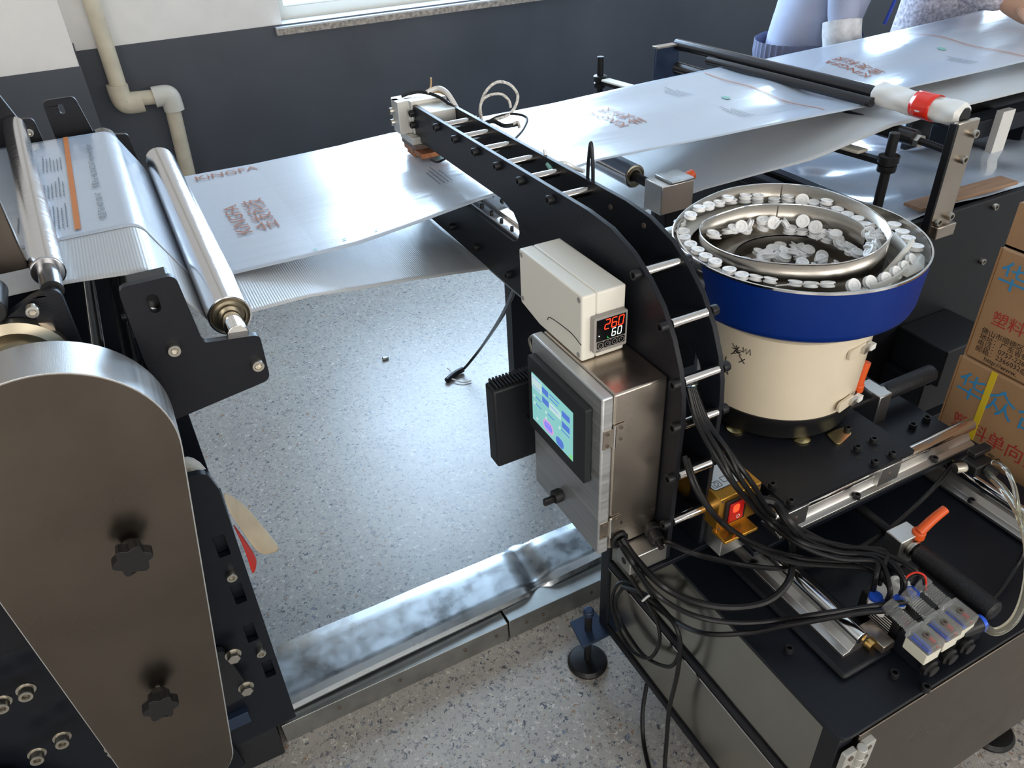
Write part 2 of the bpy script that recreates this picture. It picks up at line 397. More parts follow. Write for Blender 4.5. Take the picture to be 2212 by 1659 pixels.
for k, (a, b, c, d) in enumerate(WIN):
    y = YW+.13
    fr = struct(MB().prism([[(a, c), (b, c), (b, d), (a, d)], rrect(a+.05, b-.05, c+.055, d-.05, .004)], FY, y, y+.05).build('window_%d' % (k+1), 'window_frame', bevel=.004))
    mid = (a+b)/2
    MB().box(mid-.03, mid+.03, y+.004, y+.046, c+.05, d-.05).build('mullion', 'window_frame', fr, bevel=.003)
    for q0, q1 in ((a+.05, mid-.03), (mid+.03, b-.05)):
        MB().box(q0, q1, y+.022, y+.027, c+.055, d-.05).build('pane', 'glass', fr)
    sl = MB().box(a-.035, b+.035, YW-.035, YW, c-.03, c).box(a, b, YW, y+.05, c-.03, c+.003).build('sill', 'sill_tile', fr)
    MB().box(a-.036, b+.036, YW-.0365, YW-.035, c-.031, c-.006).build('sill_edge', 'sill_edge', fr)
    MB().box(a-.001, a+.004, YW+.04, y, c, d).build('seal', 'ink_black', fr)
for k, fx_ in enumerate(FILL_X):  # made-up frames and panes, out of view, around the added fill lamps
    fr = struct(MB().prism([rrect(fx_-.95, fx_+.95, 1.12, 2.78, .01), rrect(fx_-.88, fx_+.88, 1.19, 2.71, .01)], FY, YB, YB+.06).build('window_%d' % (k+3), 'window_frame'))
    MB().box(fx_-.88, fx_+.88, YB+.004, YB+.012, 1.19, 2.71).build('pane', 'window_frost', fr)
# drain pipe on the wall ------------------------------------------------
yp = YW-.065
def PP(px, py): return P(px, py, y=yp)
t = thing('drain_pipe', 'cream plastic drain pipe with two elbows running down the dark wall', 'pipe', (P(400, 370, y=yp).x, yp, 0))
a = PP(196, 0); b = PP(256, 187); up = (a-b).normalized()
MB().cyl(b, b+up*1.9, .032, n=28).build('pipe', 'pvc_pipe', t)
e1 = PP(268, 216); e2 = PP(366, 206); e3 = PP(374, 240); dn = PP(404, 366)
MB().cyl(e1, e2, .029, n=24).build('pipe', 'pvc_pipe', t)
MB().cyl(e3, dn+(dn-e3).normalized()*.6, .031, n=24).build('pipe', 'pvc_pipe', t)
q = PP(262, 207)
MB().tube([PP(252, 183), PP(258, 203), PP(270, 222), PP(292, 222), PP(308, 219)], .041, n=18).build('elbow', 'pvc_pipe', t)
MB().tube([PP(332, 210), PP(355, 206), PP(366, 208), PP(372, 222), PP(377, 238)], .041, n=18).build('elbow', 'pvc_white', t)
pin = PP(310, 216)
# ================================================================== woven film web
UE = [(115, 525, 1.102), (330, 480, 1.102), (488, 592, .988), (780, 520, .994), (1072, 421, 1.0), (1287, 347, 1.0), (1560, 295, 1.0), (1872, 230, 1.0), (1963, 190, 1.0), (2212, 125, 1.02), (2400, 80, 1.04)]
LE = [(126, 622, 1.098), (345, 590, 1.098), (530, 672, .984), (800, 625, .935), (1068, 576, .86), (1300, 490, .862), (1533, 399, .905), (1750, 333, .955), (1963, 264, .985), (2076, 230, .985), (2212, 190, .99), (2400, 140, 1.0)]
RX, RZ, RR = .066, 1.016, .030       # chrome roller
GX, GZ, GR = -.028, 1.076, .026      # guide roller before it
def path(pl, off):
    """x -> z profile of a ply, as a list of (x, z)"""
    g = .0022 if off > 0 else .0008; c = .0010 if off > 0 else .0024
    pts = [(-.9, GZ+GR+g), (GX-.02, GZ+GR+g)]
    for k in range(9): t = math.radians(90-k*9.5); pts.append((GX+(GR+g)*math.cos(t), GZ+(GR+g)*math.sin(t)))
    for k in range(9): t = math.radians(200+k*8.7); pts.append((RX+(RR+c)*math.cos(t), RZ+(RR+c)*math.sin(t)))
    return pts
def edge_y(E, off=0):
    w = sorted([tuple(P(a, b, z=c)) for a, b, c in E])
    return [p[0] for p in w], [p[1] for p in w]
UX, UY = edge_y(UE); LX, LY = edge_y(LE)
up_prof = path(0, .0012)+[(.25, .987), (.57, 1.0), (.9, 1.0), (1.3, 1.0), (1.55, .999), (1.75, 1.0), (2.1, 1.01), (2.6, 1.03), (3.2, 1.045), (3.9, 1.05), (4.6, 1.05)]
lo_prof = path(0, -.0012)+[(.2, .965), (.40, .915), (.57, .862), (.66, .86), (.9, .872), (1.15, .90), (1.4, .945), (1.58, .982), (1.75, .985), (2.1, .985), (2.6, .985), (3.2, 1.0), (3.9, 1.03), (4.6, 1.03)]
def resample(pr, n):
    d = [0]
    for a, b in zip(pr, pr[1:]): d.append(d[-1]+math.hypot(b[0]-a[0], b[1]-a[1]))
    return d, [p[0] for p in pr], [p[1] for p in pr]
def wob(x, y, k):
    if x < .15: return 0.
    s = min(1., (x-.15)/.4)
    a = .0035 if x < .75 else .0035+.002*min(1, (x-.75)/.6)
    r = a*math.sin(13*y+1.1*x+k)*math.sin(2.1*x+.6)+.5*a*math.sin(27*y-2.2*x+2*k)
    if .45 < x < .8: r *= min(1, abs(x-.6)/.2)*.7
    return r*s
def far_y(x): return float(np.interp(x, [-.9, -.1, .06, .6, 1.0, 1.55, 2.0, 2.6, 4.6], [1.80, 1.80, 1.795, 1.775, 1.765, 1.80, 1.80, 1.79, 1.75]))
def web(name, prof, EX, EY, k, m, label):
    d, xs, zs = resample(prof, 0)
    ss = sorted(set(list(np.linspace(0, d[-1], 170))+d)); nv = 36; mb = MB(); V = []
    for s_ in ss:
        x = float(np.interp(s_, d, xs)); z = float(np.interp(s_, d, zs)); y0 = float(np.interp(x, EX, EY)); y1 = far_y(x)
        for j in range(nv+1):
            y = y0+(y1-y0)*j/nv; V.append((x, y, z+wob(x, y, k)))
    n = nv+1; F = [(i*n+j, (i+1)*n+j, (i+1)*n+j+1, i*n+j+1) for i in range(len(ss)-1) for j in range(nv)]
    mb.add(V, F, True); o = mb.build(name, m, solid=.0009, fix=False); return tag(o, label, 'plastic sheet')
upper = web('film_web', up_prof, UX, UY, 0., 'film_white', 'glossy white printed film sheet, upper layer running right under the sealing head')
lower = web('film_web', lo_prof, LX, LY, 1.3, 'film_weave', 'woven white sheet hanging below the printed one, under the lower arm')
ud, uxs, uzs = resample(up_prof, 0)
_mono = [p for p in up_prof if p[0] > .09]
def uz(x, y):
    if x < GX-.02: return GZ+GR+.0026
    if x < .09: return float(np.interp(x, uxs[:11], uzs[:11]))
    return float(np.interp(x, [p[0] for p in _mono], [p[1] for p in _mono]))+wob(x, y, 0.)
def onweb(p): return (p.x, p.y, uz(p.x, p.y)+.0016)
YA, UPV = (0, 1, 0), (-1, 0, 0)
def logo(x, y, s, m='ink_logo'):
    text('KiNGFA', (x, y, 1), YA, UPV, .040*s, m, upper, 'logo_print', conf=onweb, sx=1.12)
    text('金发科技', (x+.047*s, y, 1), YA, UPV, .046*s, m, upper, 'logo_print', conf=onweb, sx=.92)
text('KiNGFA', (.118, 1.742, 1), (1, 0, 0), (0, 1, 0), .038, 'ink_logo', upper, 'logo_print', conf=onweb, sx=1.0)
logo(.167, 1.395, 1.); logo(1.058, 1.49, 1.); logo(1.84, 1.49, 1.); logo(2.62, 1.47, 1.)
def bar(x, y0, y1, w, m, nm='print_stripe'):
    mb = MB(); n = 12
    mb.grid(lambda a, b: onweb(Vector((x+(b-.5)*w, y0+(y1-y0)*a, 1))), n, 1); return mb.build(nm, m, upper, fix=False)
bar(-.0935, 1.262, 1.795, .0085, 'ink_orange')
for x in (1.50, 2.26): bar(x, 1.33, 1.77, .003, 'ink_orange'); bar(x-.012, 1.36, 1.7, .0012, 'ink_orange')
text('电话/Tel: 400 1001 47', (-.052, 1.285, 1), YA, UPV, .014, 'ink_grey', upper, 'small_print', conf=onweb)
text('传真/Fax: +86 20 66221671', (-.052, 1.44, 1), YA, UPV, .014, 'ink_grey', upper, 'small_print', conf=onweb)
text('http://www.kingfa.com', (-.052, 1.60, 1), YA, UPV, .014, 'ink_grey', upper, 'small_print', conf=onweb, sx=.9)
def tiny(x0, y0, rows, L, m='ink_grey', rs=.0075, h=.0022):
    mb = MB(); rnd = random.Random(int(x0*1000)+int(y0*977))
    for k in range(rows):
        x = x0+k*rs; y = y0; end = y0+L*rnd.uniform(.6, 1)
        while y < end:
            w = rnd.uniform(.003, .009); z = [onweb(Vector((x+dx, y+dy, 1))) for dx, dy in ((0, 0), (h, 0), (h, w), (0, w))]
            mb.add(z, [(0, 1, 2, 3)]); y += w+.0022
    mb.build('small_print', m, upper, fix=False)
for x0, y0, rows, L in ((-.137, 1.28, 6, .11), (-.137, 1.43, 6, .11), (-.137, 1.58, 6, .10), (-.175, 1.30, 5, .08), (-.175, 1.45, 5, .08), (-.175, 1.60, 5, .08), (-.26, 1.40, 6, .1), (-.26, 1.58, 6, .1)):
    tiny(x0, y0, rows, L, rs=.0058, h=.0018)
for bx in (.52, 1.30, 2.08): 
    for x0, y0, rows, L in ((0, 1.62, 5, .10), (.02, 1.40, 4, .10)): tiny(bx+x0, y0, rows, L, rs=.009)
def disc(x, y, rx, ry, m):
    rx *= .75; ry *= .75
    mb = MB(); n = 20; vs = [onweb(Vector((x, y, 1)))]+[onweb(Vector((x+rx*math.cos(i*2*math.pi/n), y+ry*math.sin(i*2*math.pi/n), 1))) for i in range(n)]
    mb.add(vs, [(0, i+1, (i+1) % n+1) for i in range(n)]); mb.build('green_mark', m, upper, fix=False)
for x, y in ((.60, 1.545), (1.385, 1.545), (2.17, 1.545)): disc(x, y, .013, .017, 'ink_green')
for x, y in ((.245, 1.262), (.30, 1.27), (.36, 1.272)): disc(x, y, .006, .003, 'ink_green')

# ================================================================== left feeding machine
lm = thing('web_feed_machine', 'black plate feeding machine with chrome roller and stainless drive guard at the left', 'machine', (-.15, 1.3, 0))
def slot(cx, cz, w, h): return rrect(cx-w/2, cx+w/2, cz-h/2, cz+h/2, w*.49, 5)
brp = rpoly([(-.056, 1.125), (.012, 1.125), (.020, 1.022), (.092, 1.012), (.091, .938), (-.049, .918), (-.056, 1.02)], [.012, .012, .008, .010, .014, 0, 0])
br = MB().prism([brp, slot(-.022, 1.094, .014, .026)[::-1]], FY, .976, .988).build('bracket', 'black_coat', lm, bevel=.0012)
for a, b in ((375, 752), (555, 785)): q = P(a, b, y=.975); screw('steel', (q.x, .976, q.z), (0, -1, 0), br, s=1.0)
MB().box(-.060, -.052, .988, 1.11, .935, 1.05).build('bracket_flange', 'black_sheet', br, bevel=.001)
for z in (.97, 1.0, 1.06): screw('small', (-.060, 1.03, z), (-1, 0, 0), br)
# far bracket
fb = MB().prism([rpoly([(-.115, 1.165), (-.055, 1.165), (-.042, 1.085), (.02, 1.075), (.03, .92), (-.115, .92)], [.012, .012, .006, .008, 0, 0]), slot(-.085, 1.145, .010, .02)[::-1]], FY, 1.86, 1.872).build('bracket', 'black_coat', lm, bevel=.0012)
fb2 = MB().prism([rpoly([(-.34, 1.25), (-.20, 1.25), (-.165, 1.14), (-.14, 1.14), (-.125, .9), (-.34, .9)], [.01, .014, .008, .012, 0, 0])], FY, 1.845, 1.857).build('bracket', 'black_coat', lm, bevel=.0012)
screw('steel', (-.155, 1.845, 1.115), (0, -1, 0), fb2)
# chrome roller with bearing and shaft
def roller(name, cx, cz, r, y0, y1, m, par, sy0, sy1, sr=.011, bear=True):
    R = MB().lathe([(0, y0+.002), (r*.86, y0+.002), (r*.86, y0), (r, y0), (r, y1), (r*.86, y1), (0, y1-.002)], (cx, 0, cz), (0, 1, 0), n=48).build(name, m, par)
    MB().cyl((cx, sy0, cz), (cx, sy1, cz), sr, n=20).build('shaft', 'chrome', R, bevel=.001)
    if bear:
        MB().lathe([(r*.45, -.004), (r*.56, -.004), (r*.58, .0015), (r*.7, .0015), (r*.72, -.0025), (r*.80, -.0025), (r*.82, .0), (r*.93, -.001), (r*.95, .002)], (cx, y0, cz), (0, 1, 0), n=32, cap=False).build('bearing', 'bearing', R)
    return R
roller('roller', RX, RZ, RR, 1.045, 1.83, 'roller_steel', lm, .985, 1.862, .0145)
roller('guide_roller', GX, GZ, GR, 1.06, 1.84, 'roller_black', lm, .988, 1.862, .008)
MB().box(-.045, .005, 1.0, 1.06, 1.07, 1.105).build('bearing_block', 'black_plastic', lm, bevel=.003)
# press roller above the film
pr = MB().cyl((-.1285, 1.062, 1.130), (-.176, 1.84, 1.130), .0205, n=36).build('press_roller', 'roller_steel', lm, bevel=.002)
MB().cyl((-.126, 1.01, 1.127), (-.1285, 1.07, 1.130), .013, n=24).build('journal', 'roller_black', pr)
# upper stainless hood corner at the picture's left edge
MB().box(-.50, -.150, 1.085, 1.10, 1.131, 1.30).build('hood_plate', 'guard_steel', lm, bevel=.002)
# near side plate with bearing
spl = [(-.70, .60), (-.124, .60), (-.118, 1.02), (-.117, 1.137), (-.150, 1.128), (-.205, 1.102), (-.70, 1.10)]
sp = MB().prism([rpoly(spl, [0, 0, 0, .012, .03, .02, 0])], FY, .995, 1.012).build('side_plate', 'black_coat', lm, bevel=.0015)
MB().cyl((-.192, .985, 1.128), (-.192, 1.05, 1.128), .017, n=24).build('knob', 'black_plastic', sp, bevel=.002)
MB().box(-.204, -.186, .980, .995, 1.128, 1.148).build('knob_tab', 'white_plastic', sp, bevel=.002)
MB().prism([rpoly([(-.36, 1.035), (-.142, 1.035), (-.136, 1.098), (-.165, 1.104), (-.18, 1.09), (-.36, 1.09)], [0, .004, .008, .004, .004, 0])], FY, .985, .995).build('bearing_plate', 'stainless', sp, bevel=.001)
q = P(70, 668, y=.985); screw('steel', (q.x, .985, q.z), (0, -1, 0), sp, s=.9)
q = P(30, 735, y=.98)
MB().lathe([(.060, .014), (.060, 0), (.048, -.004), (.044, 0), (.036, .004), (.034, .0), (.026, -.006), (.022, .004), (0, .004)], (q.x-.006, .978, q.z-.036), (0, 1, 0), n=40).build('bearing_ring', 'bearing', sp)
# tie rods behind the bracket
for x, z, m in ((-.105, 1.03, 'chrome'), (-.062, 1.0, 'black_sheet'), (-.085, .93, 'black_sheet')):
    MB().cyl((x, 1.0, z), (x, 1.86, z), .0085, n=16).build('tie_rod', m, lm)
MB().cyl((-.108, .985, 1.005), (-.108, 1.02, 1.005), .012, n=18).build('rod_collar', 'aluminium', lm, bevel=.001)
# far side plate
MB().box(-.70, -.05, 1.83, 1.845, .12, 1.06).build('side_plate', 'black_sheet', lm, bevel=.002)
MB().box(-.50, -.12, 1.30, 1.82, .55, .60).build('cross_beam', 'black_panel', lm, bevel=.004)
# narrow slotted plate below the bracket
pp = rpoly([(-.20, .105), (-.0265, .115), (-.0225, .735), (-.032, .775), (-.20, .80)], [0, .004, .02, .02, 0], 6)
def zc_(px, py): q = P(px, py, y=1.03); return q.x, q.z
slots = []
for px, py in ((478, 1178), (515, 1281), (541, 1365), (580, 1443)):
    x, z = zc_(px, py); slots.append(rrect(x-.0095, x+.0095, z-.026, z+.022, .003)[::-1])
pl = MB().prism([pp]+slots, FY, 1.03, 1.042).build('slotted_plate', 'black_sheet', lm, bevel=.001)
MB().box(-.20, -.03, 1.046, 1.06, .12, .76).build('backing_plate', 'black_sheet', pl)
for px, py in ((499, 1240), (562, 1404)): x, z = zc_(px, py); screw('steel', (x, 1.03, z), (0, -1, 0), pl, s=1.05)
MB().box(-.20, -.035, 1.042, 1.80, .10, .135).build('foot_beam', 'black_sheet', lm, bevel=.003)
MB().box(-.035, -.028, 1.05, 1.83, .93, .96).build('rail', 'black_sheet', lm)
ang = MB().prism([rpoly([(-.20, .25), (-.092, .268), (-.088, .30), (-.102, .405), (-.13, .42), (-.20, .415)], [0, .006, 0, .012, .008, 0])], FY, 1.008, 1.02).build('clamp_plate', 'black_panel', lm, bevel=.0015)
for px, py in ((505, 1420), (533, 1490)): q = P(px, py, y=1.0); screw('hex', (q.x, 1.008, q.z), (0, -1, 0), ang, s=1.15)
q = P(525, 1550, y=1.02); MB().box(q.x-.03, q.x+.012, 1.015, 1.03, q.z-.016, q.z+.016).build('blue_tab', 'blue_metal', lm, bevel=.001)
q = P(493, 1622, y=.95); screw('steel', (q.x, .95, q.z), (0, -1, 0), lm, s=.8)
# lower left big plates
bp = MB().prism([[(-.78, .05), (-.145, .05), (-.20, .62), (-.78, .75)]], FY, 1.022, 1.03).build('base_plate', 'black_sheet', lm)
bq = MB().prism([[(-.80, .02), (-.33, .02), (-.46, .34), (-.80, .62)]], FY, .99, 1.002).build('base_plate', 'black_sheet', lm, bevel=.001)
for px, py in ((56, 1492), (4, 1518), (134, 1595), (80, 1630)): q = P(px, py, y=.985); screw('steelw', (q.x, .988, q.z), (0, -1, 0), bq, s=1.25)
for px, py in ((203, 1562), (248, 1632)): q = P(px, py, y=1.0); screw('hex', (q.x, 1.02, q.z), (0, -1, 0), bp, s=1.3)
for x in (-.6, -.12):
    MB().box(x-.05, x+.05, 1.04, 1.82, 0, .105).build('foot', 'black_panel', lm, bevel=.003)
# stainless drive guard
def stadium(c1, r1, c2, r2, n=26):
    c1 = Vector(c1); c2 = Vector(c2); d = c2-c1; L = d.length; a0 = math.atan2(d.y, d.x); b = math.acos((r1-r2)/L); out = []
    for k in range(n+1): t = a0+b+(2*math.pi-2*b)*k/n; out.append((c1.x+r1*math.cos(t), c1.y+r1*math.sin(t)))
    for k in range(n//2+1): t = a0-b+2*b*k/(n//2); out.append((c2.x+r2*math.cos(t), c2.y+r2*math.sin(t)))
    return out
gd = MB().prism([stadium((-.172, .972), .131, (-.205, .355), .076, 40)], FY, .858, .935).build('drive_guard', 'stainless_door', lm, bevel=.004, seg=3)
MB().prism([stadium((-.172, .972), .1292, (-.205, .355), .0742, 40)], FY, .8565, .8582).build('guard_face', 'guard_steel', gd)  # same steel as the band, its duller reflection painted as a darker colour
def knob(px, py, tilt=0):
    q = P(px, py, y=.83); n = 60
    lp = [((.021+.0032*math.cos(6*2*math.pi*i/n+tilt))*math.cos(2*math.pi*i/n), (.021+.0032*math.cos(6*2*math.pi*i/n+tilt))*math.sin(2*math.pi*i/n)) for i in range(n)]
    k = MB().prism([[(q.x+a, q.z+b) for a, b in lp]], FY, .818, .834).build('star_knob', 'black_plastic', gd, bevel=.003)
    MB().lathe([(.016, 0), (.0135, .012), (.0125, .014)], (q.x, .834, q.z), (0, 1, 0), n=24).build('knob_neck', 'black_plastic', k)
    MB().cyl((q.x, .846, q.z), (q.x, .86, q.z), .004, n=12).build('stud', 'chrome', k)
knob(285, 1200); knob(346, 1518, 1.)
# cloth stuffed behind the plate
cl = thing('work_rag', 'dirty beige cloth with red lining stuffed behind the black slotted plate', 'rag', tuple(P(470, 1100, y=1.06)))
def sheet(pts, name, m, par, dy=.004, curl=.012):
    """pts: rows of pixel points (each row a polyline) at y offsets"""
    R = len(pts); C = len(pts[0]); V = []
    for i, row in enumerate(pts):
        for j, (a, b, yy) in enumerate(row): V.append(tuple(P(470+(a-470)*1.14, 1060+(b-1060)*1.10, y=yy)))
    mb = MB(); mb.add(V, [(i*C+j, (i+1)*C+j, (i+1)*C+j+1, i*C+j+1) for i in range(R-1) for j in range(C-1)], True)
    return mb.build(name, m, par, solid=.0025, subsurf=1)
sheet([[(400, 990, 1.10), (425, 990, 1.11), (450, 1012, 1.12), (475, 1060, 1.12)], [(396, 1010, 1.06), (418, 1005, 1.06), (446, 1025, 1.07), (470, 1062, 1.08)], [(400, 1052, 1.05), (420, 1045, 1.05), (446, 1045, 1.055), (474, 1066, 1.06)]], 'white_fold', 'rag_white', cl)
sheet([[(474, 1058, 1.10), (510, 1075, 1.13), (545, 1115, 1.15), (570, 1150, 1.16), (590, 1174, 1.16)], [(480, 1075, 1.07), (505, 1100, 1.10), (535, 1135, 1.12), (560, 1165, 1.13), (582, 1183, 1.14)], [(492, 1105, 1.06), (508, 1130, 1.07), (525, 1155, 1.08), (540, 1178, 1.09), (552, 1188, 1.10)]], 'beige_fold', 'rag_beige', cl)
sheet([[(495, 1115, 1.08), (520, 1150, 1.09), (540, 1180, 1.09), (546, 1195, 1.09)], [(505, 1135, 1.06), (522, 1165, 1.06), (540, 1200, 1.06), (545, 1215, 1.06)], [(515, 1155, 1.05), (525, 1180, 1.05), (535, 1220, 1.05), (538, 1226, 1.05)]], 'red_lining', 'rag_red', cl)
# ================================================================== floor cover between the machines
fc = thing('cable_duct_cover', 'dented shiny galvanised sheet cover lying on the floor between the machines', 'metal cover', (.35, 1.15, 0))
def duct(u, v):
    x = -.06+u*.92; dent = math.exp(-((x-.585)/.03)**2)
    y0 = 1.085+.03*u; y1 = 1.245
    s_ = [(y0-.004, .066), (y0, .081), (y0+.018, .088), (y0+.06, .090), (y1-.03, .092), (y1-.004, .090), (y1, .082), (y1+.002, .06)]
    t = v*(len(s_)-1); i = min(int(t), len(s_)-2); f = t-i
    y = s_[i][0]*(1-f)+s_[i+1][0]*f; z = s_[i][1]*(1-f)+s_[i+1][1]*f
    return (x, y+dent*.012*math.sin(v*9), z-dent*.022*(1-abs(v-.35)*1.5)+.0015*math.sin(x*23)*v+.002*math.sin(x*9)*(1-v))
MB().grid(duct, 90, 28).build('cover', 'galvanised', fc, solid=.0015)
ch = thing('cable_channel', 'dull galvanised channel with rivets under the shiny dented floor cover', 'metal channel', (.35, 1.08, 0))
for a, b, dz in ((-.06, .47, 0), (.475, .88, .003)):
    MB().prism([[(1.062, 0), (1.07, 0), (1.07, .054+dz), (1.20, .054+dz), (1.20, 0), (1.208, 0), (1.208, .06+dz), (1.062, .06+dz)]], FX, a, b).build('channel_length', 'galvanised_dull', ch, bevel=.001)
for x in (.06, .2, .36, .44, .52, .565, .7): screw('flat', (x, 1.062, .034), (0, -1, 0), ch, 'rivet', 1.4)
# ================================================================== black base cabinet at the right
CX, CY0, CY1, TZ = .632, .334, .925, .53
CXR = 1.30
bc = thing('machine_cabinet', 'black framed base cabinet with brushed steel side panels under the slide table', 'cabinet', (.95, .62, 0))
tp = MB().prism([rpoly([(CX-.004, CY0-.004), (CXR, CY0-.004), (CXR, CY1), (CX-.004, CY1)], [.022, 0, 0, 0], 8)], FZ, TZ-.008, TZ).build('table_top', 'black_sheet', bc, bevel=.002)
F_ = MB()
for x, y in ((CX, CY0), (CX, CY1-.03), (CXR-.03, CY0), (CXR-.03, CY1-.03)):
    MB().box(x, x+.03, y, y+.03, .12, TZ-.008).build('post', 'black_coat', bc, bevel=.002)
MB().box(CX-.0005, CX+.03, CY0+.03, CY1-.03, .325, .345).build('mid_rail', 'black_coat', bc, bevel=.002)
MB().box(CX-.0005, CX+.03, CY0+.03, CY1-.03, .12, .14).build('bottom_rail', 'black_coat', bc, bevel=.002)
MB().box(CX+.03, CXR-.03, CY0, CY0+.03, .12, .14).build('bottom_rail', 'black_coat', bc, bevel=.002)
MB().box(CX+.004, CX+.010, CY0+.03, CY1-.03, .345, TZ-.008).build('side_panel', 'stainless_panel', bc)
MB().box(CX+.004, CX+.010, CY0+.03, CY1-.03, .14, .322).build('side_panel', 'stainless_panel', bc)
MB().box(CX-.0015, CX+.004, CY0+.02, CY1-.03, .3205, .3245).build('edge_strip', 'chrome', bc)
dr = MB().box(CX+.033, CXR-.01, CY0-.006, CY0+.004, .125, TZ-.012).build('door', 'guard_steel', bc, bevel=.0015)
MB().box(CX+.03, CXR, CY1-.01, CY1, .12, TZ-.01).build('back_panel', 'black_coat', bc)
MB().box(CXR-.01, CXR, CY0, CY1, .12, TZ-.01).build('end_panel', 'black_coat', bc)
hx, hz = CX+.030, .468
H_ = MB().prism([rrect(hx-.028, hx-.005, hz-.036, hz+.036, .004)], FY, CY0-.014, CY0-.006).build('hinge', 'aluminium_blasted', bc, bevel=.001)
MB().prism([rrect(hx+.007, hx+.030, hz-.036, hz+.036, .004)], FY, CY0-.015, CY0-.006).build('hinge_leaf', 'aluminium_blasted', H_, bevel=.001)
for a, b in ((-.036, -.018), (-.017, -.001), (0, .017), (.018, .038)):
    MB().cyl((hx+.001, CY0-.015, hz+a), (hx+.001, CY0-.015, hz+b), .0072, n=18).build('knuckle', 'aluminium_blasted', H_, bevel=.0006)
for dx in (-.0165, .0185):
    for dz in (-.024, 0, .024): MB().cyl((hx+dx, CY0-.0145, hz+dz), (hx+dx, CY0-.016, hz+dz), .0045, n=14).build('screw_hole', 'steel_brown', H_)
for (x, y) in ((.600, .918), (1.235, .372)):
    L_ = MB().lathe([(.045, 0), (.046, .006), (.040, .014), (.012, .018), (0, .018)], (x, y, 0), n=36).build('levelling_foot', 'black_rubber', bc)
    MB().cyl((x, y, .016), (x, y, .175), .0085, n=16).build('stud', 'bolt_black', L_)
    MB().cyl((x, y, .168), (x, y, .186), .012, n=18).build('stud_cap', 'blue_metal', L_, bevel=.004)
    MB().cyl((x, y, .085), (x, y, .098), .014, n=6).build('lock_nut', 'bolt_black', L_)
MB().prism([[(.565, .885), (.64, .885), (.64, .955), (.575, .955)]], FZ, .112, .120).build('foot_plate', 'blue_metal', bc, bevel=.001)
for px, py in ((1703, 1407), (1930, 1460), (2040, 1350), (2155, 1130), (1998, 1490)):
    q = P(px, py, z=TZ)
    if q.y < CY1: screw('black', (q.x, q.y, TZ), (0, 0, 1), bc, s=.9)
MB().box(.70, .80, .395, .90, TZ, TZ+.012).build('rail_bed', 'black_coat', bc, bevel=.012)
# ------------------------------------------------------------------ supported rails on the table
def rail_y(x, y0, y1, zb, label, par_group):
    t = thing('linear_rail', label, 'rail', (x, (y0+y1)/2, zb), par_group)
    prof = [(-.026, 0), (.026, 0), (.026, .006), (.014, .008), (.006, .018), (.006, .028), (-.006, .028), (-.006, .018), (-.014, .008), (-.026, .006)]
    MB().prism([[(x+a, zb+b) for a, b in prof]], FY, y0, y1).build('rail_support', 'aluminium', t, bevel=.0006)
    MB().cyl((x, y0-.004, zb+.034), (x, y1, zb+.034), .0105, n=28).build('rail_shaft', 'chrome', t, bevel=.001)
    k = y0+.07
    while k < y1: screw('small', (x-.020, k, zb+.006), (0, 0, 1), t, s=1.2); screw('small', (x+.020, k, zb+.006), (0, 0, 1), t, s=1.2); k += .13
    return t
rail_y(.748, .420, .90, TZ+.012, 'chrome round rail on grey support at the left of the slide table', 'round rails')
rail_y(1.190, .345, .90, TZ+.005, 'chrome round rail on grey support at the right edge, under the tubes', 'round rails')
# carriage base plate
cb = thing('carriage_plate', 'black carriage plate carrying the sealing arm across the two round rails', 'plate', (.9, .8, .6))
MB().prism([[(.525, .65), (.70, .65), (.70, .598), (1.235, .598), (1.235, .98), (.525, .98)]], FZ, .600, .610).build('plate', 'black_sheet', cb, bevel=.001)
for x in (.748, 1.19):
    for y in (.70, .88):
        MB().prism([[(x-.024, .572), (x-.013, .572), (x-.013, .592), (x+.013, .592), (x+.013, .572), (x+.024, .572), (x+.024, .600), (x-.024, .600)]], FY, y-.03, y+.03).build('bearing_block', 'aluminium', cb, bevel=.001)
for px, py in ((1970, 925), (2000, 910)): q = P(px, py, z=.61); screw('black', (q.x, q.y, .61), (0, 0, 1), cb)
MB().box(.502, .572, .655, .690, .612, .648).build('stop_block', 'aluminium', cb, bevel=.0015)
MB().cyl((.5015, .672, .63), (.502, .672, .63), .006, n=16).build('hole', 'ink_black', cb)
MB().box(.648, .70, .618, .66, .610, .662).build('riser_block', 'aluminium', cb, bevel=.002)
# cross rail along x
xr = thing('linear_rail', 'chrome round rail running crosswise in front of the blue feeder bowl', 'rail', (.98, .62, .61), 'round rails')
prof = [(-.022, 0), (.022, 0), (.022, .005), (.012, .008), (.006, .018), (.006, .028), (-.006, .028), (-.006, .018), (-.012, .008), (-.022, .005)]
MB().prism([[(.622+a, .61+b) for a, b in prof]], FX, .755, 1.222).build('rail_support', 'aluminium', xr, bevel=.0006)
MB().cyl((.75, .622, .645), (1.226, .622, .645), .012, n=28).build('rail_shaft', 'chrome', xr, bevel=.001)
for x in (.775, .93, 1.12): screw('black', (x, .605, .615), (0, 0, 1), xr, s=.8)
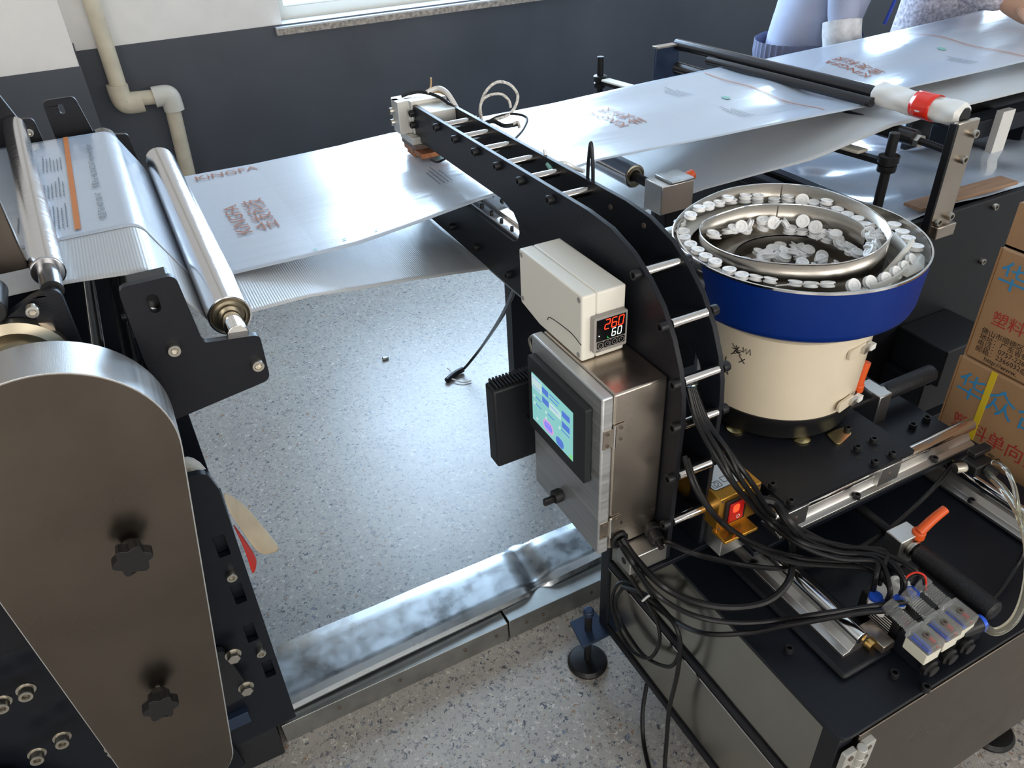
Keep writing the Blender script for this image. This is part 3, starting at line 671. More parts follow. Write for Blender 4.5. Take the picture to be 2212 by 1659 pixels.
# feeder plate
FPZ = .675
fp = thing('feeder_plate', 'black sliding plate bolted under the vibrating bowl feeder', 'plate', (.9, .8, .67))
pl_ = MB().prism([rpoly([(.766, .600), (1.045, .600), (1.045, 1.0), (.766, 1.0)], .004)], FZ, FPZ-.008, FPZ).build('plate', 'black_coat', fp, bevel=.001)
for px, py in ((1667, 1052), (1707, 1088), (1927, 985), (1889, 1003), (1886, 955), (1851, 972), (1830, 931)):
    q = P(px, py, z=FPZ); screw('blackw', (q.x, q.y, FPZ), (0, 0, 1), fp, s=.85)
for px, py in ((1815, 961), (1849, 946), (1855, 989), (1890, 973)):
    q = P(px, py, z=FPZ); MB().cyl((q.x, q.y, FPZ-.001), (q.x, q.y, FPZ+.0004), .005, n=14).build('hole', 'ink_black', fp)
for x in (.775, .985):
    MB().prism([[(.598, .628), (.609, .628), (.609, .645), (.635, .645), (.635, .628), (.646, .628), (.646, .667), (.598, .667)]], FX, x-.018, x+.03).build('bearing_block', 'aluminium', fp, bevel=.0012)
    screw('flat', (x+.006, .598, .648), (0, -1, 0), fp, 'set_screw')
    MB().box(x-.018, x+.03, .91, .954, .61, .667).build('bearing_block', 'aluminium', fp)
# ================================================================== bowl feeder
BX, BY = .947, .842
bf = thing('bowl_feeder', 'vibrating bowl feeder with blue bowl on a cream drum, full of white caps', 'feeder', (BX, BY, FPZ))
MB().lathe([(.128, FPZ+.004), (.136, FPZ+.008), (.138, FPZ+.03), (.143, FPZ+.04), (.143, FPZ+.050), (0, FPZ+.050)], (BX, BY, 0), n=64).build('drum_base', 'black_plastic', bf)
MB().lathe([(.139, .722), (.140, .723), (.147, .880), (.144, .882), (0, .882)], (BX, BY, 0), n=72).build('drum', 'cream', bf)
MB().lathe([(.13, .87), (.140, .886), (.15, .895), (.15, .912), (0, .912)], (BX, BY, 0), n=64).build('spring_ring', 'black_plastic', bf)
RO = .199
MB().lathe([(.150, .905), (.182, .906), (.192, .914), (.195, .924), (RO, .998), (RO-.0018, .998), (RO-.004, .925), (0, .925)], (BX, BY, 0), n=96, cap=False).build('bowl', 'blue_paint', bf)
MB().lathe([(RO+.0006, .9975), (RO+.0006, 1.001), (RO-.0025, 1.001), (RO-.0025, .9975)], (BX, BY, 0), n=96, cap=False).build('bowl_rim', 'chrome', bf)
MB().lathe([(RO-.003, 1.0), (RO-.0055, .9565), (.143, .9565)], (BX, BY, 0), n=96, cap=False).build('bowl_liner', 'bowl_steel', bf)
for a in (200, 250, 320, 70, 140):
    t_ = math.radians(a); p = Vector((BX+.130*math.cos(t_), BY+.130*math.sin(t_), FPZ)); 
    MB().lathe([(.016, 0), (.017, .003), (.012, .006), (.006, .008), (0, .008)], p, n=20).build('rubber_mount', 'zinc_yellow', bf)
q = P(1812, 938, z=FPZ)
fl = MB().prism([rpoly([(q.x-.03, q.y-.026), (q.x+.018, q.y-.012), (q.x+.024, q.y+.008), (q.x-.02, q.y+.012)], .010)], FZ, FPZ, FPZ+.003).build('clamp_tab', 'zinc_yellow', bf, bevel=.0006)
# toggle latches on the drum
def latch(px, py, k):
    d = Vector((CP.x-BX, CP.y-BY)).normalized(); 
    best = None
    for a in np.linspace(-math.pi, 0, 721):
        pass
    ang, z = px, py; c = Vector((BX+.147*math.cos(ang), BY+.147*math.sin(ang), z)); n = Vector((math.cos(ang), math.sin(ang), 0)); s_ = Vector((-n.y, n.x, 0))
    def fr(a, b, t): return c+s_*a+Vector((0, 0, 1))*b+n*t
    L_ = MB().prism([rrect(-.034, .012, -.010, .010, .008)], fr, -.004, .0012).build('toggle_latch', 'cream', bf, bevel=.001)
    MB().prism([rrect(-.004, .016, -.006, .006, .002)], fr, .0012, .008).build('latch_lever', 'aluminium', L_, bevel=.001)
    MB().prism([rrect(.012, .026, -.005, .006, .002)], fr, .0, .010).build('latch_hook', 'white_plastic', L_, bevel=.001)
latch(math.radians(-80), .850, 0); latch(math.radians(-78), .742, 1)
def drum_at(ang, z): return Vector((BX+(.1405+.006*(z-.722)/.144)*math.cos(ang), BY+(.1405+.006*(z-.722)/.144)*math.sin(ang), z))
def onrum(pts, nm='marker_scribble', w=.0008):
    mb = MB()
    for st in pts: mb.tube([drum_at(math.radians(a), z) for a, z in st], w, n=5, smooth_path=False)
    return mb.build(nm, 'ink_black', bf)
# hand-written marker characters on the drum (copied as strokes)
def strokes(S_, a0, z0, sa, sz): onrum([[(a0+x*sa, z0+y*sz) for x, y in s_] for s_ in S_])
strokes([[(0, .9), (.55, .35)], [(.5, .85), (.1, .1), (.0, .0)], [(.05, .55), (.75, .6), (.2, .15), (.6, .45)], [(.3, .9), (.45, .3), (.2, .45), (.7, .25)], [(.75, .95), (.8, .55), (.95, .9), (1.0, .5), (1.2, .95), (1.25, .5)], [(.55, .2), (.95, -.35)], [(.95, .05), (.6, -.4)]], -169, .832, 11, .024)
strokes([[(0, .7), (.4, .9), (.5, .3), (.1, .2), (0, .7)], [(.1, .55), (.5, .6)], [(.25, .9), (.2, 0)], [(.0, .1), (.5, -.1)], [(.7, 1.), (.6, .3)], [(.7, .45), (1., .6)], [(.85, .2), (.95, -.3), (.8, -.2)], [(.55, -.1), (.7, -.3)]], -181, .796, 12, .026)
# spiral walls: the rim as it winds inward
SP = [(1860, 440, 1.0), (1940, 465, 1.0), (2000, 500, 1.0), (2030, 540, 1.0)]
RIM = [(1530, 575, 1.001), (1490, 553, 1.003), (1462, 527, 1.005), (1453, 500, 1.008), (1465, 470, 1.012), (1500, 440, 1.016), (1560, 412, 1.018), (1620, 400, 1.02), (1690, 397, 1.02), (1770, 407, 1.02), (1850, 435, 1.02), (1905, 470, 1.02), (1925, 500, 1.02), (1920, 518, 1.018),
       (1886, 547, 1.012), (1823, 567, 1.008), (1744, 572, 1.006), (1665, 567, 1.005), (1601, 556, 1.004), (1548, 537, 1.003), (1516, 512, 1.003), (1513, 487, 1.004), (1532, 472, 1.006), (1570, 457, 1.009), (1620, 444, 1.011), (1681, 441, 1.012), (1744, 444, 1.012), (1807, 458, 1.010), (1855, 480, 1.006), (1874, 499, 1.0)]
RW = [P(a, b, z=c) for a, b, c in RIM]
def spl(pts, n=8):
    out = []
    for i in range(len(pts)-1):
        p0 = pts[max(0, i-1)]; p1 = pts[i]; p2 = pts[i+1]; p3 = pts[min(len(pts)-1, i+2)]
        for k in range(n):
            t = k/n; out.append(.5*((2*p1)+(p2-p0)*t+(2*p0-5*p1+4*p2-p3)*t*t+(3*p1-p0-3*p2+p3)*t**3))
    out.append(pts[-1]); return out
RS = spl(RW)
def wall(pts, zb, name, m, th=.0018):
    mb = MB(); n = len(pts); V = [tuple(p) for p in pts]+[(p.x, p.y, zb) for p in pts]
    mb.add(V, [(i, i+1, n+i+1, n+i) for i in range(n-1)], True); return mb.build(name, m, bf, solid=th)
n1 = 13*8
wall(RS[:n1+1], .957, 'spiral_wall', 'bowl_steel'); wall(RS[n1:], .957, 'spiral_wall', 'bowl_steel')
MB().tube([tuple(p) for p in RS], .0012, n=6, smooth_path=False).build('wall_lip', 'chrome', bf)
for px, py, z0_, z1_ in ((1690, 397, .985, 1.018), (1681, 441, .965, 1.010)):
    q = min(RS, key=lambda p: (p-P(px, py, z=z1_+.002)).length); d_ = Vector((BX-q.x, BY-q.y, 0)).normalized()*.0022
    MB().cyl((q.x+d_.x, q.y+d_.y, z0_), (q.x+d_.x, q.y+d_.y, z1_), .0010, n=8).build('weld_seam', 'steel_brown', bf)
# ledge between outer turn and inner turn
def strip(A, B, z, name, m):
    mb = MB(); n = min(len(A), len(B)); V = [(p.x, p.y, z) for p in A[:n]]+[(p.x, p.y, z) for p in B[:n]]
    mb.add(V, [(i, i+1, n+i+1, n+i) for i in range(n-1)]); return mb.build(name, m, bf, solid=.0015)
def polar(lst): return [(math.atan2(p.y-BY, p.x-BX), math.hypot(p.x-BX, p.y-BY)) for p in lst]
def ang_interp(lst, a):
    pp = polar(lst); best = min(pp, key=lambda q: abs((q[0]-a+math.pi) % (2*math.pi)-math.pi)); return best[1]
A_, B_ = [], []
for k in range(0, 101):
    a = math.radians(262-k*2.55)                     # front-left, left, back, towards the right
    r1 = ang_interp(RS[:n1+1], a) if 2 < k < 96 else RO-.005
    if math.degrees(a) > 215: r1 = RO-.004
    r0 = ang_interp(RS[n1:], a)
    A_.append(Vector((BX+r1*math.cos(a), BY+r1*math.sin(a), 0))); B_.append(Vector((BX+(r1-.030 if k < 60 else max(r0, r1-.034))*math.cos(a), BY+(r1-.030 if k < 60 else max(r0, r1-.034))*math.sin(a), 0)))
LZ = .984
def fitcap(px, py, W, inset, z0, z1):
    best = None
    for k in range(41):
        z = z0+(z1-z0)*k/40; p = P(px, py, z=z); a = math.atan2(p.y-BY, p.x-BX); e = abs(math.hypot(p.x-BX, p.y-BY)-(ang_interp(W, a)-inset))
        if best is None or e < best[0]: best = (e, p)
    return best[1]
def zled(a):
    d = math.degrees(a) % 360               # 262 front-left ... 180 left ... 90 back ... 0 right
    return float(np.interp(d, [0, 60, 95, 130, 165, 200, 262], [.984, .984, .985, .990, .990, .984, .984]))
mbl = MB(); n_ = len(A_)
mbl.add([(p.x, p.y, zled(math.atan2(p.y-BY, p.x-BX))) for p in A_]+[(p.x, p.y, zled(math.atan2(p.y-BY, p.x-BX))) for p in B_], [(i, i+1, n_+i+1, n_+i) for i in range(n_-1)]); mbl.build('track', 'track_white', bf, solid=.0015)
A2, B2 = [], []
for k in range(0, 61):
    a = math.radians(262+k*2.05); r1 = RO-.004-.016*(k/60)**1.5; A2.append(Vector((BX+r1*math.cos(a), BY+r1*math.sin(a), 0))); B2.append(Vector((BX+(r1-.024)*math.cos(a), BY+(r1-.024)*math.sin(a), 0)))
strip(A2, B2, .975, 'track', 'track_white')
mb = MB(); n = len(B2); mb.add([(p.x, p.y, .975) for p in B2]+[(p.x-.004*math.cos(k), p.y, .990) for k, p in enumerate([*B2])], [(i, i+1, n+i+1, n+i) for i in range(n-1)], True)
wall([Vector((p.x, p.y, .992)) for p in B2[:46]], .972, 'track_guide', 'track_white', .0012)
ch_ = [P(1965, 555, z=.985), P(1985, 575, z=.985), P(1950, 585, z=.985), P(1905, 560, z=.985)]
MB().lathe([(0.100, .9570), (.146, .9580)], (BX, BY, 0), n=72, cap=False).build('inner_ledge', 'bowl_steel', bf, solid=.001)
MB().lathe([(.100, .955), (.098, .931), (0, .930)], (BX, BY, 0), n=64, cap=False).build('pool_floor', 'bowl_steel', bf)
# guide plate and stainless pick-off finger
q0 = P(1945, 520, z=.99); q1 = P(1890, 590, z=.995)
MB().tube([P(1675, 617, z=.996), P(1740, 613, z=.999), P(1800, 615, z=.997)], .0012, n=6).build('guide_wire', 'chrome', bf)
def quadplate(pts, name, m, par, th=.0012):
    mb = MB(); mb.add([tuple(p) for p in pts], [tuple(range(len(pts)))]); return mb.build(name, m, par, solid=th)
quadplate([P(1972, 512, z=1.003), P(1976, 522, z=1.0), P(1950, 560, z=.985), P(1915, 598, z=.975), P(1905, 590, z=.977), P(1940, 550, z=.99)], 'guide_plate', 'track_white', bf)
quadplate([P(1975, 535, z=.985), P(1998, 555, z=.985), P(1996, 580, z=.985), P(1960, 598, z=.985), P(1940, 590, z=.985)], 'discharge_tray', 'track_white', bf)
# outfeed finger on the left of the bowl
quadplate([P(1428, 495, z=.985), P(1455, 487, z=.985), P(1458, 500, z=.985), P(1432, 510, z=.985)], 'outfeed_tab', 'track_white', bf)
# ---- caps
cap_me = None
mbc = MB(); mbc.lathe([(0, .0012), (.0035, .0012), (.0040, 0), (.0098, 0), (.0102, .0006), (.0102, .0018), (.0080, .0024), (.0080, .0052), (.0102, .0058), (.0104, .0066), (.0100, .0072), (.0068, .0072), (.0064, .0060), (.0034, .0060), (.0030, .0068), (.0012, .0068), (0, .0050)], n=20)
_o = mbc.build('vent_valve', 'cap_plastic'); cap_me = _o.data
for v in cap_me.vertices: v.co += _o.location
D.objects.remove(_o)
caprnd = random.Random(3)
ORD = ['first', 'second', 'third', 'fourth', 'fifth', 'sixth', 'seventh', 'eighth', 'ninth', 'tenth', 'eleventh', 'twelfth', 'thirteenth', 'fourteenth', 'fifteenth', 'sixteenth', 'seventeenth', 'eighteenth', 'nineteenth', 'twentieth', 'twenty-first']
rowcount = {}
def cap(p, nrm, label, group, s=1.):
    o = D.objects.new('vent_valve', cap_me); COL.objects.link(o); q = Vector(nrm).to_track_quat('Z', 'Y')
    o.rotation_euler = q.to_euler(); o.scale = (s,)*3; o.location = p
    if '%s' in label: rowcount[group] = rowcount.get(group, 0)+1; label = label % ORD[rowcount[group]-1]
    tag(o, label, 'plastic valve', group)
def c8(x, y): return 1380+x*.31646, 360+y*.31646
def toC(p): v = Vector((BX-p.x, BY-p.y, 0)); return v.normalized() if v.length > 1e-6 else Vector((1, 0, 0))
G1 = 'caps on the outer track'; l1 = '%s white valve from the arm in the row on the front left track'
for x, y in ((282, 365), (292, 432), (300, 470), (310, 508), (350, 555), (397, 592), (452, 632), (517, 665), (617, 714), (702, 745)):
    p = fitcap(*c8(x, y), RS[:n1+1], .015, .978, 1.0) if y < 480 else P(*c8(x, y), z=LZ+.006)
    p.z = zled(math.atan2(p.y-BY, p.x-BX))+.001
    cap(p, (caprnd.uniform(-.1, .1), caprnd.uniform(-.1, .1), 1), l1, G1, 1.06)
l2 = '%s white valve from the left in the row along the front rim'; G2 = 'caps on edge along the front track'
for x, y in ((792, 775), (893, 792), (1062, 812), (1172, 822), (1288, 820), (1442, 812), (1552, 790), (1652, 768), (1722, 728), (1777, 692), (1827, 645)):
    p = P(*c8(x, y), z=.984); d = toC(p); cap(p-Vector((d.x, d.y, 0))*.0035, (d.x*-.55, d.y*-.55-.35, .75), l2, G2, 1.08) if x > 1300 else cap(p, (d.x*.3, d.y*.3, .9), l2, G2, 1.05)
l3 = '%s white valve from the front in the discharge tray at right'; G3 = 'caps in the discharge tray'
for x, y in ((1888, 568), (1832, 512), (1792, 468), (1737, 418)): cap(P(*c8(x, y), z=.985), (.05, .05, 1), l3, G3, 1.12)
l4 = '%s white valve from the left in the row on the rear track'; G4 = 'caps on the rear track'
for x, y, v in ((350, 340, 0), (410, 292, 0), (475, 274, 0), (545, 257, 0), (605, 222, 1), (630, 242, 0), (725, 212, 1), (725, 236, 0), (810, 212, 1), (810, 236, 0), (925, 234, 0), (1015, 217, 1), (1015, 241, 0), (1115, 222, 2), (1190, 257, 0), (1280, 247, 1), (1272, 287, 0), (1350, 303, 0), (1420, 338, 0), (1490, 368, 0), (1540, 407, 0)):
    p = fitcap(*c8(x, y), RS[:n1+1], .016, .976, 1.012); d = toC(p); p.z -= .002
    if v == 2: cap(p, (d.x, d.y, .35), l4, G4, 1.15)
    elif v == 1: cap(p, (.1, 0, 1), l4, G4, 1.05)
    else: cap(p, (caprnd.uniform(-.15, .15), caprnd.uniform(-.15, .15), 1), l4, G4, 1.05)
l5 = 'white plastic vent valve heaped at the right end of the rear track'; G5 = 'caps heaped at the track end'
for x, y in ((1590, 438), (1652, 472), (1567, 492), (1627, 492), (1572, 568), (1612, 545), (1600, 515), (1560, 455), (1640, 520), (1590, 585)):
    p = P(*c8(x, y), z=LZ+.008); cap(p, (caprnd.uniform(-1, 1), caprnd.uniform(-1, 1), .6), l5, G5, 1.08)
L6 = 'white plastic vent valve on the %s part of the inner ledge of the bowl'; G6 = 'caps on the inner ledge'
for x, y, v in ((590, 388, 1), (670, 397, 1), (570, 432, 0), (640, 437, 0), (500, 472, 0), (520, 492, 0), (610, 455, 0), (690, 420, 1), (725, 442, 0), (785, 365, 2), (845, 380, 0), (845, 425, 0), (765, 412, 1), (900, 402, 2), (950, 412, 1), (985, 410, 1), (1030, 437, 0), (1025, 455, 0), (1115, 392, 2), (1110, 457, 0), (1205, 432, 2), (1190, 485, 0), (1250, 495, 1), (1340, 475, 0), (1300, 488, 1), (1350, 522, 1), (1400, 556, 0), (1450, 588, 0), (1482, 602, 0), (1430, 565, 1), (1280, 510, 0), (1240, 480, 1)):
    p = fitcap(*c8(x, y), RS[n1:], .018, .957, 1.0); d = toC(p); l6 = L6.replace('%s', 'left' if x < 740 else 'rear' if x < 1100 else 'right')
    if p.z > .985: p = P(*c8(x, y), z=.972)
    if v == 2: cap(p+Vector((0, 0, .006)), (d.x, d.y, .3), l6, G6, 1.1)
    elif v == 1: cap(p+Vector((0, 0, .003)), (caprnd.uniform(-1, 1), caprnd.uniform(-1, 1), .5), l6, G6, 1.05)
    else: cap(p, (caprnd.uniform(-.3, .3), caprnd.uniform(-.3, .3), 1), l6, G6, 1.05)
l7 = 'white plastic vent valve in the heap at the bottom of the bowl'; G7 = 'caps heaped at the bottom of the bowl'
for k in range(62):
    a = caprnd.uniform(0, 2*math.pi); r_ = .086*math.sqrt(caprnd.random()); x = BX-.002+r_*math.cos(a); y = BY+.004+r_*math.sin(a)
    z = .937+.020*(1-r_/.086)*caprnd.random()+.004*caprnd.random()
    cap((x, y, z), (caprnd.gauss(0, .5), caprnd.gauss(0, .5), 1), l7, G7, 1.05)
# ================================================================== sealing press (C-frame arm)
sp_ = thing('sealing_press', 'black C-shaped sealing arm of two bolted plates reaching over the film', 'machine', (.607, .80, .61))
PA, PB = .570, .636
outer = [(1.602, 1.106), (.90, 1.110), (.84, 1.105), (.785, 1.089), (.745, 1.066), (.713, 1.040), (.685, 1.003), (.666, .965), (.656, .93), (.652, .895), (.653, .8), (.655, .612), (.90, .612), (.915, .70), (.93, .78), (.965, .84), (1.02, .866), (1.60, .866), (1.60, .966), (1.145, .967), (1.128, .975), (1.119, .992), (1.122, 1.008), (1.140, 1.024), (1.185, 1.034), (1.60, 1.034)]
hole1 = circle(.733, .915, .036, 26)[::-1]; hole2 = circle(.715, .70, .026, 22)[::-1]
for x in (PA, PB):
    hs = [hole1, hole2] if x == PB else []
    MB().prism([outer]+hs, FX, x, x+.008).build('arm_plate', 'black_coat', sp_, bevel=.0008)
rods = [(937, 270), (977, 296), (1020, 322), (1068, 353), (1118, 387), (1182, 424), (1368, 595), (1425, 708), (1452, 833), (1452, 926), (1442, 1036), (1432, 1135)]
for px, py in rods:
    q = P(px, py, x=PA-.01)
    if q.z > 1.09: q.z = min(q.z, 1.094)
    R_ = MB().cyl((PA+.008, q.y, q.z), (PB, q.y, q.z), .0075, n=28).build('spacer_rod', 'polished_rod', sp_)
    screw('black', (PA, q.y, q.z), (-1, 0, 0), sp_); screw('black', (PB+.008, q.y, q.z), (1, 0, 0), sp_)
for px, py in ((1258, 467), (1330, 570)): q = P(px, py, x=PA); MB().cyl((PA-.0004, q.y, q.z), (PA+.001, q.y, q.z), .004, n=14).build('hole', 'ink_black', sp_)
for px, py in ((1320, 447), (1392, 487)): q = P(px, py, x=PB); screw('flat', (PB-.0002, q.y, q.z), (-1, 0, 0), sp_, 'set_screw', 1.3)
# lower arm: screws, rail
for y in (1.16, 1.30, 1.42): screw('black', (PA, y, .895), (-1, 0, 0), sp_)
rl = MB().box(PA+.006, PB+.002, 1.10, 1.60, .968, .976).build('guide_rail', 'chrome', sp_, bevel=.001)
MB().box(PA+.027, PA+.047, 1.10, 1.60, .976, .982).build('rail_bar', 'polished_rod', rl, bevel=.0015)
for k in range(8):
    for x in (PA+.015, PB-.008): screw('small', (x, 1.135+k*.042, .976), (0, 0, 1), rl, s=.75)
for x in (PA+.012, PB-.012):
    MB().cyl((x, 1.05, .858), (x, 1.55, .858), .006, n=12).build('air_tube', 'galvanised_dull', sp_)
# head: air cylinder, holder and copper jaw
hd = MB().prism([rpoly([(PA-.030, 1.602), (PA-.004, 1.602), (PA-.004, 1.59), (PB+.012, 1.59), (PB+.012, 1.652), (PA-.024, 1.652), (PA-.030, 1.64)], .002)], FZ, 1.046, 1.113).build('air_cylinder', 'aluminium_blasted', sp_, bevel=.0015)
MB().box(PA+.0085, PB-.0005, 1.515, 1.595, 1.056, 1.106).build('cylinder_body', 'aluminium_blasted', hd, bevel=.001)
for x, y, r_ in ((PA-.012, 1.628, .008), (PA+.028, 1.62, .011), (PA+.05, 1.60, .003), (PA-.02, 1.61, .003)):
    MB().cyl((x, y, 1.1125), (x, y, 1.1134), r_, n=20).build('port', 'steel_brown', hd)
for z in (1.066, 1.090): 
    screw('steel', (PA-.030, 1.632, z), (-1, 0, 0), hd, s=.8); screw('blackw', (PA, 1.588, z), (-1, 0, 0), hd, s=.95)
MB().box(PA-.018, PA+.05, 1.565, 1.64, 1.030, 1.045).build('jaw_holder', 'aluminium_blasted', hd, bevel=.001)
MB().box(PA-.017, PA+.05, 1.56, 1.638, 1.020, 1.0302).build('insulator', 'steel_brown', hd, bevel=.001)
jw = MB().prism([[(1.53, 1.0198), (1.636, 1.0198), (1.636, 1.008), (1.618, 1.008), (1.618, 1.002), (1.572, 1.002), (1.572, 1.009), (1.53, 1.009)]], FX, PA-.014, PA+.046).build('copper_jaw', 'copper_block', hd, bevel=.001)
for y in (1.548, 1.58): MB().cyl((PA-.0155, y, 1.014), (PA-.013, y, 1.014), .0035, n=14).build('heater_end', 'bearing', jw)
# hook standing on the rear plate, ties
hk = P(1275, 398, x=PB+.004)
MB().tube([(PB+.004, hk.y-.008, 1.105), (PB+.004, hk.y-.006, 1.14), (PB+.004, hk.y, 1.168), (PB+.004, hk.y+.006, 1.14), (PB+.004, hk.y+.008, 1.107)], .0030, n=8).build('hook', 'roller_black', sp_)
# ------------------------------------------------------------------ stainless control cabinet
BX0, BX1, BY0, BY1, BZ0, BZ1 = .462, .570, .686, .880, .652, .945
cc = thing('control_box', 'brushed stainless control box with touch screen and rotary switch on its door', 'control box', (.515, .78, BZ0))
bd = MB().box(BX0+.020, BX1-.001, BY0, BY1, BZ0, BZ1).build('body', 'stainless', cc, bevel=.003)
dd = MB().box(BX0, BX0+.0185, BY0-.001, BY1+.001, BZ0-.001, BZ1+.001).build('door', 'stainless_door', cc, bevel=.003)
for z in (.875, .700):
    h_ = MB().box(BX0+.002, BX0+.0185, BY0-.0022, BY0-.001, z-.016, z+.016).box(BX0+.0215, BX0+.038, BY0-.0022, BY0-.001, z-.012, z+.020).build('hinge', 'stainless', cc)
    MB().cyl((BX0+.020, BY0-.003, z-.018), (BX0+.020, BY0-.003, z+.020), .0022, n=12).build('hinge_pin', 'chrome', h_)
    for dx, dz in ((.009, .010), (.009, -.010), (.031, .014), (.031, -.006)): screw('flat', (BX0+dx, BY0-.0022, z+dz), (0, -1, 0), h_, 'screw', .9)
def DY(y, z): return (BX0, y, z)
FXm = lambda a, b, t: (BX0-t, a, b)
sc = MB().prism([rrect(.7085, .874, .783, .917, .004)], FXm, .001, .011).build('touch_screen', 'bezel', cc, bevel=.002)
SCR = (.741, .862, .803, .892)
MB().prism([[(SCR[0], SCR[2]), (SCR[1], SCR[2]), (SCR[1], SCR[3]), (SCR[0], SCR[3])]], FXm, .011, .0114).build('display', 'screen_teal', sc)
def wid(u0, u1, v0, v1, m, r=.001):
    y1 = SCR[1]-(SCR[1]-SCR[0])*u0; y0 = SCR[1]-(SCR[1]-SCR[0])*u1; z0 = SCR[2]+(SCR[3]-SCR[2])*v0; z1 = SCR[2]+(SCR[3]-SCR[2])*v1
    MB().prism([rrect(y0, y1, z0, z1, min(r, (z1-z0)*.48, (y1-y0)*.48), 4)], FXm, .0114, .0117).build('screen_button', m, sc)
wid(.27, .42, .80, .92, 'screen_blue'); wid(.27, .43, .60, .72, 'screen_blue'); wid(.75, .93, .72, .84, 'screen_blue'); wid(.75, .93, .50, .62, 'screen_blue')
wid(.28, .54, .06, .30, 'screen_pink', .011); wid(.31, .51, .09, .27, 'screen_blue', .008); wid(.60, .79, .02, .20, 'screen_blue', .008)
wid(.93, .99, .02, .10, 'screen_green'); wid(.0, .25, .72, .97, 'screen_pale'); wid(.45, .72, .60, .75, 'screen_pale')
for u, v in ((.06, .55), (.06, .40), (.36, .45), (.36, .33), (.69, .42), (.12, .10)): wid(u-.022, u+.022, v-.03, v+.03, 'screen_pale', .003)
for u, v, w in ((.03, .93, .2), (.45, .9, .24), (.45, .82, .2), (.1, .55, .14), (.1, .40, .14), (.4, .45, .16), (.47, .68, .2), (.73, .42, .2), (.03, .75, .18)): wid(u, u+w, v, v+.018, 'screen_blue')
q = P(1214, 1067, x=BX0)
rk = MB().cyl((BX0-.002, q.y, q.z), (BX0-.016, q.y, q.z), .0115, n=24).build('rotary_switch', 'black_plastic', cc, bevel=.0015)
MB().box(BX0-.034, BX0-.014, q.y-.0035, q.y+.0035, q.z-.010, q.z+.003).build('switch_lever', 'black_plastic', rk, bevel=.002)
MB().tube([(BX0+.006, BY1+.004, .94), (BX0+.002, BY1+.01, .93), (BX0+.004, BY1+.006, .91)], .0025, n=8).build('latch', 'bolt_steel', cc)
for px, py, r_ in ((1341, 1129, .0035), (1411, 1099, .0035)): q = P(px, py, y=BY0); MB().cyl((q.x, BY0-.0003, q.z), (q.x, BY0+.002, q.z), r_, n=16).build('hole', 'ink_black', cc)
q = P(1336, 1165, y=BY0); HOLE = Vector((q.x, BY0, q.z))
MB().lathe([(.014, 0), (.016, -.003), (.012, -.005), (.009, -.004)], HOLE, (0, 1, 0), n=24, cap=False).build('cable_grommet', 'black_rubber', cc)
q = P(1412, 1152, y=BY0-.012); PLUG = q.copy()
pg = MB().lathe([(.014, .016), (.014, .006), (.011, .005), (.011, -.012), (.006, -.014), (.005, -.026)], (q.x, BY0-.016, q.z), (.25, 1, .1), n=22).build('cable_gland', 'black_plastic', cc)
# ivory enclosure with the temperature meter
ex0, ex1, ey0, ey1, ez0, ez1 = .485, .556, .775, .956, .9465, 1.050
te = thing('temperature_controller', 'ivory plastic box with red 260 readout standing on the stainless control box', 'controller', (.52, .86, ez0))
MB().prism([[(ey0, ez0), (ey1-.06, ez0), (ey1, ez0+.012), (ey1, ez1), (ey0, ez1)]], FX, ex0+.024, ex1).build('case', 'ivory_plastic', te, bevel=.003, seg=3)
ld = MB().prism([[(ey0, ez0), (ey1-.06, ez0), (ey1, ez0+.012), (ey1, ez1), (ey0, ez1)]], FX, ex0, ex0+.0235).build('lid', 'ivory_plastic', te, bevel=.003, seg=3)
for y, z in ((ey0+.008, ez0+.008), (ey0+.008, ez1-.008), (ey1-.008, ez1-.008), (ey1-.008, ez0+.022)):
    MB().cyl((ex0-.0006, y, z), (ex0+.001, y, z), .0042, n=16).build('lid_screw', 'meter_bezel', ld)
MB().tube([(ex0-.0002, ey0+.001, ez0+.028), (ex0-.0004, ey0+.03, ez0+.034), (ex0-.0004, ey0+.085, ez0+.030), (ex0-.0004, ey0+.095, ez0+.022)], .0007, n=5).build('crack', 'ink_black', ld)
mx0, mx1, mz0, mz1 = .4985, .553, .961, 1.017
mt = MB().prism([rrect(mx0, mx1, mz0, mz1, .002)], FY, ey0-.010, ey0-.0005).build('meter', 'meter_bezel', te, bevel=.0012)
MB().box(mx0+.004, mx1-.003, ey0-.0106, ey0-.010, mz0+.018, mz1-.004).build('meter_window', 'meter_face', mt)
def seg7(ch, x, z, w, h, m):
    S7 = {'0': 'abcdef', '2': 'abged', '6': 'acdefg', 'L': 'def'}[ch]; th = w*.17; sl = .12
    G = {'a': ((0, 1), (1, 1)), 'b': ((1, 1), (1, .5)), 'c': ((1, .5), (1, 0)), 'd': ((0, 0), (1, 0)), 'e': ((0, 0), (0, .5)), 'f': ((0, .5), (0, 1)), 'g': ((0, .5), (1, .5))}
    mb = MB()
    for s_ in S7:
        (a, b), (c, d) = G[s_]; A = Vector((x+a*w+sl*b*h, 0, z+b*h)); B = Vector((x+c*w+sl*d*h, 0, z+d*h)); dr_ = (B-A).normalized(); nn = Vector((dr_.z, 0, -dr_.x))*th/2
        A += dr_*th*.35; B -= dr_*th*.35
        mb.add([(p.x, ey0-.0110, p.z) for p in (A-nn, B-nn, B+nn, A+nn)], [(0, 1, 2, 3)])
    mb.build('digit', m, mt, fix=False)
for k, c in enumerate('260'): seg7(c, mx0+.0165+k*.0112, mz0+.0355, .0076, .0145, 'led_red')
for k, c in enumerate('60'): seg7(c, mx0+.0285+k*.0095, mz0+.0215, .0058, .0115, 'led_white' if True else 'led_green')
seg7('L', mx0+.0215, mz0+.0205, .003, .003, 'led_green')
